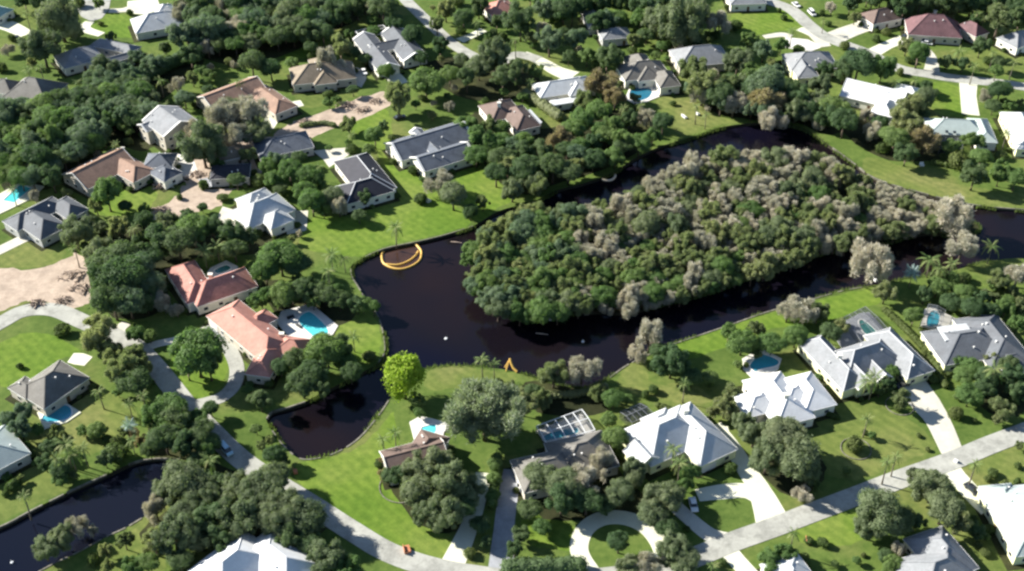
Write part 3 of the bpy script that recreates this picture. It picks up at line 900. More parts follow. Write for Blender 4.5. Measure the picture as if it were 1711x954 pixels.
house('mintright', 'pale mint roofed house at the right edge by the dark parked car', 'pale mint roofed house', 'roof_mint', 'wall_cream',
      [(1685,812,1752,925,16.5), (1650,838,1700,826,9)], 26)
house('blueridge', 'white and slate roofed house at the bottom right edge behind oaks', 'bottom right house', 'roof_pale', 'wall_white',
      [(1515,975,1615,940,13.5), (1545,888,1600,962,11.5)], 30)
house('tinybottom', 'pale roofed house corner peeking in at the bottom edge', 'bottom roof corner', 'roof_white', 'wall_white',
      [(1290,972,1352,950,11)], 25)
house('leftpale', 'pale blue metal roofed house cut off by the left edge', 'pale blue roof', 'roof_mint', 'wall_grey',
      [(-30,728,12,778,13)], 22)
house('whiteblue', 'white stepped-roof house at the head of the lakeside lawn', 'lawn-head white house', 'roof_white', 'wall_white',
      [(398,368,478,336,13), (404,344,452,322,9), (440,372,482,358,9)], 28)
house('poolgrey', 'dark grey hip roofed house with a bright-decked teal pool at the left edge', 'left grey pool house', 'roof_grey', 'wall_grey',
      [(16,378,100,336,9), (52,352,80,394,10.5), (98,334,128,360,8)], 26)
house('browngable', 'brown gable roofed house with a white chimney among dark trees', 'brown gabled house', 'roof_rust', 'wall_beige',
      [(124,304,208,262,15, 'gable'), (200,262,232,300,10)], 21, chim=[(205,252)])
house('beigetall', 'tall beige two-storey house with a white roof and garage door', 'tall beige house', 'roof_pale', 'wall_beige',
      [(304,216,268,190,15, 'gable', 6.6), (262,214,246,202,8, 'gable', 5.6)], 19, eave=6.6, tw=2, garage=(0, 0))
house('tangable', 'tan gabled house behind grey oaks beside the curved white driveway', 'tan gabled house', 'roof_rust', 'wall_beige',
      [(342,176,432,142,15.5, 'gable'), (430,146,474,186,10)], 21, chim=[(432,138)])
house('bluelow', 'low blue-grey roofed house beside the brown dirt street', 'low blue-grey house', 'roof_slate', 'wall_grey',
      [(428,250,518,232,12.5)], 22)
house('debris', 'blue-grey roofed house with bright white patios above the dirt lot', 'patio house', 'roof_slate', 'wall_white',
      [(243,268,292,268,9.5), (262,280,290,296,8)], 24)
house('tansmall', 'small tan and black roofed house under the grey oak', 'tan and black house', 'roof_tan', 'wall_beige',
      [(356,262,408,250,9)], 24)
house('blacksmall', 'low black roofed garage in front of the small tan house', 'black garage', 'roof_black', 'wall_grey',
      [(352,288,418,284,9)], 20, cat='garage')
house('slate', 'long slate roofed house with white parapet walls above the lakeside lawn', 'long slate roofed house', 'roof_slate', 'wall_white',
      [(656,254,776,218,14, 'gable'), (696,274,782,250,11, 'gable'), (706,216,724,262,5, 'gable', 3.9)], 22, tw=2.4, capm='roof_pale', chim=[(690,228)])
house('chocolate', 'small chocolate brown hip roofed house with a white patio roof at its right', 'chocolate roofed house', 'roof_brown', 'wall_white',
      [(810,190,864,178,13), (850,180,886,214,10)], 27, chim=[(834,176)], flat=[([(878,186),(886,182),(906,204),(898,210)], 2.8, 'roof_white')])
house('blackroof', 'black roofed house with pale ridge lines and a white patio', 'black roofed house', 'roof_black', 'wall_white',
      [(586,262,634,322,13), (640,298,576,334,12)], 27, capm='roof_bright')
house('darkwhite', 'dark grey roofed house with long white side walls by the upper road', 'dark grey house', 'roof_grey', 'wall_white',
      [(608,62,650,114,9.5, 'gable'), (656,52,694,98,10.5, 'gable'), (622,86,676,66,8, 'gable')], 22, tw=2.4)
house('tanhip', 'tan shingled hip roofed house on the small olive lawn', 'tan hip roofed house', 'roof_tan', 'wall_beige',
      [(486,128,592,116,14.5), (530,98,548,140,9)], 28)
house('whitedrive', 'white roofed house with a dark back porch at the end of a pale driveway', 'dark porch house', 'roof_white', 'wall_white',
      [(895,152,988,138,11.5), (950,130,972,158,9), (922,174,968,164,4, 'flat', 2.6)], 24)
house('greypool', 'grey-brown hip roofed house in front of which lies a dark teal pool', 'far pool house', 'roof_warmgrey', 'wall_white',
      [(1036,122,1112,114,13.5), (1060,92,1086,134,9.5), (1092,122,1132,142,8.5)], 28)
house('violet', 'light violet-grey hip roofed house behind the olive trees', 'violet-grey hip roofed house', 'roof_pale', 'wall_beige',
      [(1126,98,1214,90,15)], 28)
house('greytop', 'mid grey hip roofed house with bright white wall beside the grass verge', 'mid grey house', 'roof_pale', 'wall_cream',
      [(1314,104,1394,100,14), (1330,94,1350,130,9)], 26)
house('whitetop', 'white long-roofed house with two small skylights above the lake', 'skylight house', 'roof_bright', 'wall_white',
      [(1412,146,1512,170,14.5, 'gable'), (1474,166,1488,194,8.5), (1494,146,1536,154,6.5)], 24, sky_l=[(1423,150),(1431,153)])
house('mintlake', 'pale mint roofed house with a screened porch facing the lake', 'mint lake house', 'roof_mint', 'wall_white',
      [(1548,210,1642,214,11.5), (1634,198,1648,238,7.5)], 24, sky_l=[(1582,220),(1595,221)])
house('creamedge', 'cream roofed house at the right edge beside the mint house', 'cream house', 'roof_white', 'wall_cream',
      [(1696,188,1726,250,11.5)], 25)
house('maroon', 'maroon gable roofed house with a pale side roof in the top right', 'maroon roofed house', 'roof_maroon', 'wall_beige',
      [(1514,44,1604,50,15.5), (1606,40,1642,58,8)], 34, chim=[(1562,22)])
house('browntop', 'brown roofed house by the wide pale driveway near the top', 'wide driveway house', 'roof_brown', 'wall_white',
      [(1446,32,1496,22,11)], 28)
house('edgeright', 'pale grey house at the right edge beside the olive lawn', 'right edge house', 'roof_pale', 'wall_white',
      [(1682,72,1724,58,11)], 28)
house('whitehill', 'white hip roofed house with one dark slope near the top left', 'top white house', 'roof_white', 'wall_white',
      [(222,44,304,30,14.5), (258,18,290,14,9)], 27, garage=(0, 0))
house('greytopleft', 'pale grey house with a dark screened court near the cul-de-sac', 'cul-de-sac house', 'roof_pale', 'wall_white',
      [(98,104,164,86,13.5), (158,70,228,84,7), (152,108,222,92,5)], 24)
house('leftwarm', 'grey-tan pyramid roofed house cut by the left edge', 'grey-tan house', 'roof_warmgrey', 'wall_white',
      [(22,146,96,156,16), (-10,140,28,150,10)], 30)
house('salmon', 'salmon tiled house at the top edge beside the dark tree', 'salmon tiled house', 'roof_orange', 'wall_white',
      [(812,18,858,8,12)], 26)
house('greytwin', 'grey roofed house among trees near the top centre', 'top centre house', 'roof_pale', 'wall_grey',
      [(1002,58,1052,54,9.5), (976,18,1010,44,8)], 24)
house('tealcorner', 'pale green roofed house in the top left corner', 'pale green corner house', 'roof_teal', 'wall_white',
      [(-40,12,8,24,11)], 25)
house('topgrey', 'grey roofed house at the top edge beyond the bright green field', 'green field house', 'roof_pale', 'wall_white',
      [(1216,-2,1276,-4,12)], 25)
house('topbrown', 'dull brown roofed house in the trees at the top edge', 'dull brown top house', 'roof_brown', 'wall_beige',
      [(462,4,504,2,11)], 25)

# ------------------------------------------------------------------ pools, decks and screen cages
def pool(label, land, water_px, deck_px, wm='pool_cyan', dm='deck', smooth=True):
    wp = world_poly(water_px, 4) if smooth else [P(u, v) for u, v in water_px]
    dp = [P(u, v) for u, v in deck_px]
    c = sum(wp, Vector()) / len(wp)
    root = thing('swimming_pool', label, 'pool', (c.x, c.y, 0))
    LAND.append((land, sum(p[0] for p in water_px) / len(water_px), sum(p[1] for p in water_px) / len(water_px)))
    top = 0.22
    v2 = [Vector((p.x, p.y)) for p in dp + wp]
    nd, nw = len(dp), len(wp)
    ed = [(i, (i + 1) % nd) for i in range(nd)] + [(nd + i, nd + (i + 1) % nw) for i in range(nw)]
    vo, eo, fo, _, _, _ = delaunay_2d_cdt(v2, ed, [], 0, 0.001)
    d = MB()
    d.v = [(p.x - c.x, p.y - c.y, top) for p in vo]
    for f in fo:
        cx = sum(vo[i].x for i in f) / len(f); cy = sum(vo[i].y for i in f) / len(f)
        if inpoly(cx, cy, dp) and not inpoly(cx, cy, wp):
            d.f.append(tuple(f)); d.m.append(0)
    for i in range(nd):
        a, b_ = dp[i], dp[(i + 1) % nd]
        d.poly([(a.x - c.x, a.y - c.y, top), (b_.x - c.x, b_.y - c.y, top), (b_.x - c.x, b_.y - c.y, -0.1), (a.x - c.x, a.y - c.y, -0.1)])
    d.build('deck', M[dm], root)
    k = MB()
    for i in range(nw):
        a, b_ = wp[i] - c, wp[(i + 1) % nw] - c
        k.bar((a.x, a.y, top - 0.02), (b_.x, b_.y, top - 0.02), 0.36, 0.16)
    k.build('coping', M['trim'], root)
    sheet('water', wp, 0.13, M[wm], root, origin=(c.x, c.y, 0))
    return root

pool('turquoise pool in a white deck behind the orange tiled house', 'turquoise pool',
     [(498,537),(507,524),(522,523),(550,553),(532,567),(512,554)],
     [(470,520),(490,516),(512,510),(520,508),(565,545),(556,560),(530,572),(512,580),(480,560),(462,540)])
pool('blue pool with a white edge in front of the brown-grey house', 'left blue pool',
     [(70,704),(78,688),(105,677),(119,682),(118,698),(95,706)], [(62,690),(105,670),(136,690),(112,706),(74,718)], 'pool_mid', 'white_conc')
pool('dark blue free-form pool behind the bright white house', 'free-form pool',
     [(1252,612),(1262,598),(1275,592),(1300,602),(1298,612),(1272,618),(1262,622)], [(1240,600),(1258,590),(1278,586),(1306,600),(1300,618),(1290,626),(1270,636),(1256,632),(1242,618)], 'pool_mid', 'deck')
pool('narrow green pool in the courtyard of the grey U-shaped house', 'green courtyard pool',
     [(1434,538),(1444,536),(1466,556),(1460,564),(1442,556)], [(1414,536),(1436,524),(1452,522),(1482,556),(1476,574),(1410,588),(1396,566)], 'pool_teal', 'grey_pave')
pool('deep teal pool behind the grey house with the white flat roof', 'deep teal pool',
     [(1548,545),(1550,526),(1560,519),(1570,526),(1567,545)], [(1538,545),(1544,518),(1560,511),(1582,526),(1600,534),(1590,546),(1560,552)], 'pool_mid', 'deck')
pool('teal pool in a long bright deck beside the grey house at left', 'left teal pool',
     [(4,336),(34,308),(54,315),(24,340)], [(-30,356),(-14,332),(36,304),(74,312),(54,332),(0,358)], 'pool_cyan', 'white_conc', False)
pool('teal pool in front of the grey-brown house near the lake', 'far shore pool',
     [(1052,166),(1054,150),(1078,144),(1090,152),(1084,164),(1066,170)], [(1044,166),(1052,146),(1080,140),(1096,148),(1102,162),(1082,170),(1060,174)], 'pool_blue', 'deck')
pool('small green pool on a pale deck behind the brown house', 'small green pool',
     [(703,716),(712,712),(728,710),(728,724),(708,726)], [(684,706),(702,696),(722,700),(758,710),(742,722),(738,742),(694,744)], 'pool_cyan', 'deck')
pool('blue pool inside the white framed cage', 'caged blue pool',
     [(910,738),(912,726),(960,714),(966,724),(940,732)], [(896,720),(972,692),(996,722),(914,746)], 'pool_mid', 'deck')
pool('green plunge pool behind the right wing of the red tiled house', 'plunge pool',
     [(358,452),(378,443),(386,450),(366,458)], [(346,456),(352,448),(378,436),(398,446),(392,456),(360,464)], 'pool_teal', 'deck')

def cage(label, px, h=2.7, nx=5, ny=2, group=None, bw=0.55, fm_='frame_grey'):
    """aluminium screen enclosure: every beam and post a bar of its own"""
    c = [P(u, v, h) for u, v in px]
    ctr = sum(c, Vector()) / 4
    root = thing('pool_cage', label, 'pool cage', (ctr.x, ctr.y, 0))
    c = [p - Vector((ctr.x, ctr.y, 0)) for p in c]
    def bl(s, t_):
        return (c[0] * (1 - s) + c[1] * s) * (1 - t_) + (c[3] * (1 - s) + c[2] * s) * t_
    up = Vector((0, 0, 0.5))
    def addbar(nm, a, b_, wd):
        s = MB(); s.bar(a, b_, wd * bw, wd * bw); s.build(nm, M[fm_], root)
    for k in range(nx + 1):
        s = k / nx
        addbar('beam', bl(s, 0), bl(s, 0.5) + up, 0.2)
        addbar('beam', bl(s, 0.5) + up, bl(s, 1), 0.2)
        for t_ in (0, 1):
            p = bl(s, t_)
            addbar('post', Vector((p.x, p.y, 0.1)), p, 0.16)
    for k in range(ny + 1):
        t_ = k / ny
        o_ = up if abs(t_ - 0.5) < 0.01 else Vector((0, 0, 0))
        addbar('rail', bl(0, t_) + o_ + Vector((0, 0, 0.01)), bl(1, t_) + o_ + Vector((0, 0, 0.01)), 0.17)
    sc = MB()
    z = Vector((0, 0, 0.05))
    sc.poly([bl(0, 0) + z, bl(1, 0) + z, bl(1, .5) + up + z, bl(0, .5) + up + z])
    sc.poly([bl(0, .5) + up + z, bl(1, .5) + up + z, bl(1, 1) + z, bl(0, 1) + z])
    for (a, b_) in (((0, 0), (1, 0)), ((1, 0), (1, 1)), ((1, 1), (0, 1)), ((0, 1), (0, 0))):
        p, q = bl(*a), bl(*b_)
        sc.poly([(p.x, p.y, 0.1), (q.x, q.y, 0.1), q, p])
    sc.build('screen', M['screen'], root)
cage('white framed pool cage with six cross beams behind the grey-green house', [(896,712),(972,684),(994,718),(914,742)], bw=0.95, fm_='frame_white')
cage('dark screened pool cage behind the courtyard of the grey U-shaped house', [(1410,530),(1446,512),(1486,552),(1440,572)], nx=4)
cage('screened cage over the deep teal pool at the right', [(1538,540),(1552,508),(1580,518),(1572,548)], nx=3)
cage('dark screened court between the wings of the pale grey house', [(148,78),(172,66),(218,84),(150,102)], nx=4)
cage('screened porch of the mint roofed house facing the lake', [(1570,228),(1610,228),(1608,248),(1570,248)], h=2.5, nx=4)
cage('long white pool frame behind the dark grey house with white walls', [(594,52),(640,42),(650,54),(602,64)], nx=4, bw=1.2, fm_='frame_white')
cage('dark screened cage left of the big white hip roofed house', [(1036,688),(1070,674),(1092,690),(1056,706)], nx=4)

# ------------------------------------------------------------------ trees
rng = np.random.default_rng(11)
def ico(sub):
    import bmesh
    bm = bmesh.new()
    bmesh.ops.create_icosphere(bm, subdivisions=sub, radius=1)
    v = np.array([p.co[:] for p in bm.verts]); f = [[q.index for q in p.verts] for p in bm.faces]
    bm.free()
    return v, np.array(f)
IV, IF = ico(2)

def np_mesh(name, V, F, mat):
    me = bpy.data.meshes.new(name)
    nV, nF = len(V), len(F)
    k = F.shape[1]
    me.vertices.add(nV)
    me.vertices.foreach_set('co', V.astype(np.float32).ravel())
    me.loops.add(nF * k)
    me.loops.foreach_set('vertex_index', F.astype(np.int32).ravel())
    me.polygons.add(nF)
    me.polygons.foreach_set('loop_start', np.arange(0, nF * k, k, dtype=np.int32))
    me.update(calc_edges=True)
    me.materials.append(mat)
    return me

def crown(name, mat, lobes, n_leaf, leaf=0.09, seed=0, core=0.8, elong=1.0, out=0.35, gap=0.0):
    """lobes: list of (centre, radii); leaf triangles over each lobe plus a knobbly core; unit crown"""
    rg = np.random.default_rng(seed)
    Vs, Fs = [], []
    base = 0
    if core:
        for c, rad in lobes:
            disp = 1 + rg.normal(0, 0.09, (len(IV), 1))
            v = IV * disp * rad * core + c
            Vs.append(v); Fs.append(IF + base); base += len(v)
    area = np.array([np.prod(r) ** (2 / 3) for c, r in lobes]); area = area / area.sum()
    for (c, rad), a in zip(lobes, area):
        k = max(20, int(n_leaf * a))
        d = rg.normal(size=(k, 3)); d /= np.linalg.norm(d, axis=1)[:, None]
        d[:, 2] = np.where((d[:, 2] < -0.4), -d[:, 2], d[:, 2])
        rr_ = 1 + rg.normal(0, 0.10, (k, 1)) + (rg.random((k, 1)) ** 4) * 0.3
        p = c + d * rad * rr_
        nrm = d + rg.normal(0, 0.4, (k, 3)); nrm /= np.linalg.norm(nrm, axis=1)[:, None]
        t1 = np.cross(nrm, rg.normal(size=(k, 3))); t1 /= np.linalg.norm(t1, axis=1)[:, None]
        if elong > 1:
            t1 = d * 0.8 + rg.normal(0, 0.35, (k, 3)) + np.array([0, 0, 0.5]); t1 /= np.linalg.norm(t1, axis=1)[:, None]
        t2 = np.cross(nrm, t1); t2 /= (np.linalg.norm(t2, axis=1)[:, None] + 1e-9)
        s = leaf * rg.uniform(0.6, 1.4, (k, 1))
        a_ = p - t1 * s * elong * 0.6 - t2 * s * 0.5
        b_ = p - t1 * s * elong * 0.3 + t2 * s * 0.6
        c_ = p + t1 * s * elong
        V = np.stack([a_, b_, c_], 1).reshape(-1, 3)
        F = np.arange(3 * k).reshape(-1, 3) + base
        Vs.append(V); Fs.append(F); base += 3 * k
    return np_mesh(name, np.concatenate(Vs), np.concatenate(Fs), mat)

def lobes_dome(seed, n, rad=(0.26, 0.42), hz=0.72, flat=0.85):
    rg = np.random.default_rng(seed)
    rad = (rad[0] * 0.6, rad[1] * 1.15)
    n = int(n * 1.35)
    L = [(np.array([0, 0, 0.0]), np.array([0.62, 0.62, hz * 0.72]))]
    for i in range(n):
        a = i * 2.4 + rg.uniform(-0.4, 0.4)
        t_ = (i + 0.5) / n
        el = math.asin(min(1, 0.02 + t_ * 0.96)) * 1.1 - 0.32 + rg.uniform(-.12, .12)
        r_ = rg.uniform(*rad)
        q = 1.0 - r_ * 0.85 + rg.uniform(-0.1, 0.08)
        c = np.array([math.cos(a) * math.cos(el) * q, math.sin(a) * math.cos(el) * q, math.sin(el) * hz * q])
        L.append((c, np.array([r_, r_, r_ * flat])))
    return L
def lobes_round(seed, n=11, hz=0.95):
    rg = np.random.default_rng(seed)
    L = [(np.array([0, 0, 0.0]), np.array([0.78, 0.78, hz * 0.8]))]
    for i in range(n):
        d = rg.normal(size=3); d /= np.linalg.norm(d); d[2] = abs(d[2]) if rg.random() < 0.75 else d[2]
        r_ = rg.uniform(0.22, 0.36)
        L.append((d * np.array([1, 1, hz]) * (1 - r_ * 0.95), np.array([r_, r_, r_])))
    return L
def lobes_ragged(seed, n=14, lo=0.12, hi=0.27):
    n = int(n * 2.1)
    rg = np.random.default_rng(seed)
    L = []
    for i in range(n):
        a = rg.uniform(0, 6.28); q = rg.uniform(0.02, 0.86) ** 0.75; r_ = rg.uniform(lo, hi)
        L.append((np.array([math.cos(a) * q, math.sin(a) * q, rg.uniform(-0.5, 0.75) * (1 - q * 0.45)]), np.array([r_, r_, r_ * rg.uniform(0.8, 1.5)])))
    return L

def lobes_spray(seed, n=20):
    rg = np.random.default_rng(seed)
    L = []
    for i in range(n):
        a = rg.uniform(0, 6.28); q = rg.uniform(0.05, 0.85) ** 0.8; r_ = rg.uniform(0.13, 0.25)
        zt = rg.uniform(0.0, 0.62) * (1 - 0.5 * q)
        for z, m in ((zt, 1.0), (zt - 0.4, 0.8)):
            L.append((np.array([math.cos(a) * q * (0.75 + 0.25 * m), math.sin(a) * q * (0.75 + 0.25 * m), z]), np.array([r_ * m * 1.1, r_ * m * 1.1, r_ * 1.45])))
    return L

def trunk_mesh(name, seed, mat, h0=-1.6, spread=0.6):
    """trunk from the ground (z = h0 in crown units) with limbs that reach into the crown"""
    rg = random.Random(seed)
    s = MB()
    fork = Vector((rg.uniform(-.05, .05), rg.uniform(-.05, .05), -0.45))
    s.tube([(0, 0, h0), (0.02, 0.01, (h0 - 0.45) / 2), fork], [0.085, 0.065, 0.055], 7)
    for k in range(6):
        a = k * 1.05 + rg.uniform(-.3, .3)
        e = Vector((math.cos(a) * spread, math.sin(a) * spread, rg.uniform(0.0, 0.45)))
        mid = fork.lerp(e, 0.5) + Vector((0, 0, -0.06))
        s.tube([fork, mid, e], [0.045, 0.028, 0.01], 5)
    return s.data(name, mat, True)

ORD = ['leftmost', 'second from left', 'third from left', 'fourth from left', 'fifth from left', 'sixth from left', 'seventh from left', 'eighth from left']
TR = {}      # kind -> list of (crown mesh, trunk mesh)
def reg(k, name, mat, builder, nvar, n_leaf, leaf, **kw):
    TR[k] = []
    for i in range(nvar):
        me = crown('crown', M[mat], builder(100 + i * 7 + ord(k[0]) * 31), n_leaf, leaf, seed=i * 13 + ord(k[0]), **kw)
        tm = trunk_mesh('trunk', i + ord(k[0]), M['bark'])
        TR[k].append((me, tm))
MIXD = lambda s, n: lobes_ragged(s, int(n * 1.2), 0.13, 0.3) if (s // 7) % 2 else lobes_dome(s, n)
reg('O', 'oak', 'leaf_o', lambda s: lobes_dome(s, 40, (0.15, 0.25)), 3, 22000, 0.033)      # very large oaks
reg('o', 'oak', 'leaf_o', lambda s: MIXD(s, 22), 5, 9000, 0.05)
reg('d', 'tree', 'leaf_d', lambda s: MIXD(s, 15), 4, 7500, 0.055)
reg('b', 'tree', 'leaf_b', lambda s: MIXD(s, 17), 5, 7500, 0.056)
reg('t', 'tree', 'leaf_t', lambda s: MIXD(s, 16), 4, 7500, 0.056)
reg('l', 'tree', 'leaf_l', lambda s: lobes_ragged(s, 20), 5, 8000, 0.05, elong=1.3)
reg('y', 'tree', 'leaf_y', lambda s: lobes_round(s, 14), 1, 5200, 0.075)
reg('g', 'bare', 'leaf_g', lambda s: lobes_spray(s, 15), 6, 10000, 0.03, core=0, elong=3.6)
reg('r', 'russet', 'leaf_r', lambda s: lobes_ragged(s, 16), 3, 4600, 0.055, core=0.6, elong=2.2)
reg('G', 'feathery', 'leaf_f', lambda s: lobes_spray(s, 34), 1, 22000, 0.028, core=0.7, elong=2.6)
reg('h', 'shrub', 'leaf_h', lambda s: lobes_round(s, 9, 0.8), 4, 2200, 0.11)

# palms
def frond_mesh(seed, mat, L=1.0, droop=0.55, wide=0.2):
    rg = random.Random(seed)
    s = MB()
    n_ = 9
    pts = []
    for i in range(n_ + 1):
        t_ = i / n_
        pts.append(Vector((L * t_ * (1 - 0.12 * t_), 0, 0.34 * t_ - droop * 1.3 * t_ * t_)))
    for i in range(n_):
        a, b_ = pts[i], pts[i + 1]
        s.poly([a + Vector((0, -0.012, 0)), b_ + Vector((0, -0.01, 0)), b_ + Vector((0, 0.01, 0)), a + Vector((0, 0.012, 0))])
        if i == 0: continue
        t_ = (i + 0.5) / n_
        wv = wide * math.sin(math.pi * min(1, t_ * 0.85 + 0.12)) * rg.uniform(0.85, 1.15)
        for sg in (-1, 1):
            s.poly([a, b_.lerp(a, 0.15), b_ + Vector((0.1 * L, sg * wv, -wv * 0.55))] if sg > 0 else [b_.lerp(a, 0.15), a, b_ + Vector((0.1 * L, sg * wv, -wv * 0.55))])
    return s.data('frond', mat)
FR = {'p': [frond_mesh(i, M['frond'], droop=dr) for i, dr in enumerate((0.35, 0.6, 0.85))],
      's': [frond_mesh(i + 9, M['frond_blue'], droop=dr, wide=0.32) for i, dr in enumerate((0.1, 0.35, 0.6))]}
pt = MB()
pt.tube([(0, 0, 0), (0.02, 0, 0.35), (0.035, 0.01, 0.7), (0.03, 0.01, 1.0)], [0.04, 0.028, 0.024, 0.028], 7)
PTM = pt.data('trunk', M['palm_bark'], True)

NAMES = {'G': 'feathery_tree', 'O': 'oak_tree', 'o': 'oak_tree', 'd': 'dark_green_tree', 'b': 'green_tree', 't': 'blue_green_tree', 'l': 'olive_green_tree', 'y': 'lime_green_tree', 'g': 'bare_tree', 'r': 'russet_tree', 'h': 'shrub', 'p': 'palm_tree', 's': 'silver_palm_tree'}
LOOK = {'G': 'huge feathery grey-green tree', 'O': 'huge grey-green oak', 'o': 'grey-green oak', 'd': 'dark green tree', 'b': 'leafy green tree', 't': 'blue-green tree', 'l': 'olive green tree', 'y': 'round lime green tree', 'g': 'bare grey-brown tree', 'r': 'russet brown tree', 'h': 'rounded shrub', 'p': 'feathery palm', 's': 'silvery blue fan palm'}
CATS = {'h': 'shrub', 'p': 'palm tree', 's': 'palm tree'}
ASP = {'G': 0.9, 'O': 0.95, 'o': 1.12, 'd': 1.25, 'b': 1.2, 't': 1.3, 'l': 1.2, 'y': 1.25, 'g': 1.0, 'r': 1.0, 'h': 0.9}
trees = []     # (u, v, r_px, kind, root)
tr_rng = random.Random(5)
def tree(u, v, rp, k, label=None, group=None):
    sz = 1.0
    r_m = rp / S(v)
    if k in ('p', 's'):
        L = max(2.2, min(r_m * 1.15, 4.2))
        H = 5.5 if k == 's' else tr_rng.uniform(5.5, 9.0)
        p = P(u, v, H)
        root = thing(NAMES[k], label, 'palm tree', (p.x, p.y, 0), tr_rng.uniform(0, 6.28), group)
        put('trunk', PTM, root, (0, 0, 0), (0, 0, 0), (H * 0.75, H * 0.75, H))
        top = Vector((0.03 * H, 0.01 * H, H))
        for i in range(15):
            lift = (0, 1, 2)[i % 3]
            f = put('frond', FR[k][lift], root, top, (0, (-0.5, -0.1, 0.25)[lift] + tr_rng.uniform(-.12, .12), i * 2.4 + tr_rng.uniform(-.2, .2)), (L * tr_rng.uniform(.85, 1.1),) * 3)
    else:
        asp = ASP[k] * tr_rng.uniform(0.9, 1.22)
        zc = asp * r_m if k != 'h' else r_m * 0.55
        zc = min(zc, 9.5)
        p = P(u, v, zc)
        root = thing(NAMES[k], label, CATS.get(k, 'tree'), (p.x, p.y, 0), tr_rng.uniform(0, 6.28), group)
        me, tm = TR[k][tr_rng.randrange(len(TR[k]))]
        sx, sy, szz = (r_m * tr_rng.uniform(0.84, 1.18), r_m * tr_rng.uniform(0.84, 1.18), r_m * tr_rng.uniform(0.82, 1.28))
        put('crown', me, root, (0, 0, zc), (0, 0, 0), (sx, sy, szz))
        if k != 'h':
            put('trunk', tm, root, (0, 0, zc), (0, 0, 0), (r_m, r_m, zc / 1.6))
    trees.append((u, v, rp, k, root))
    return root

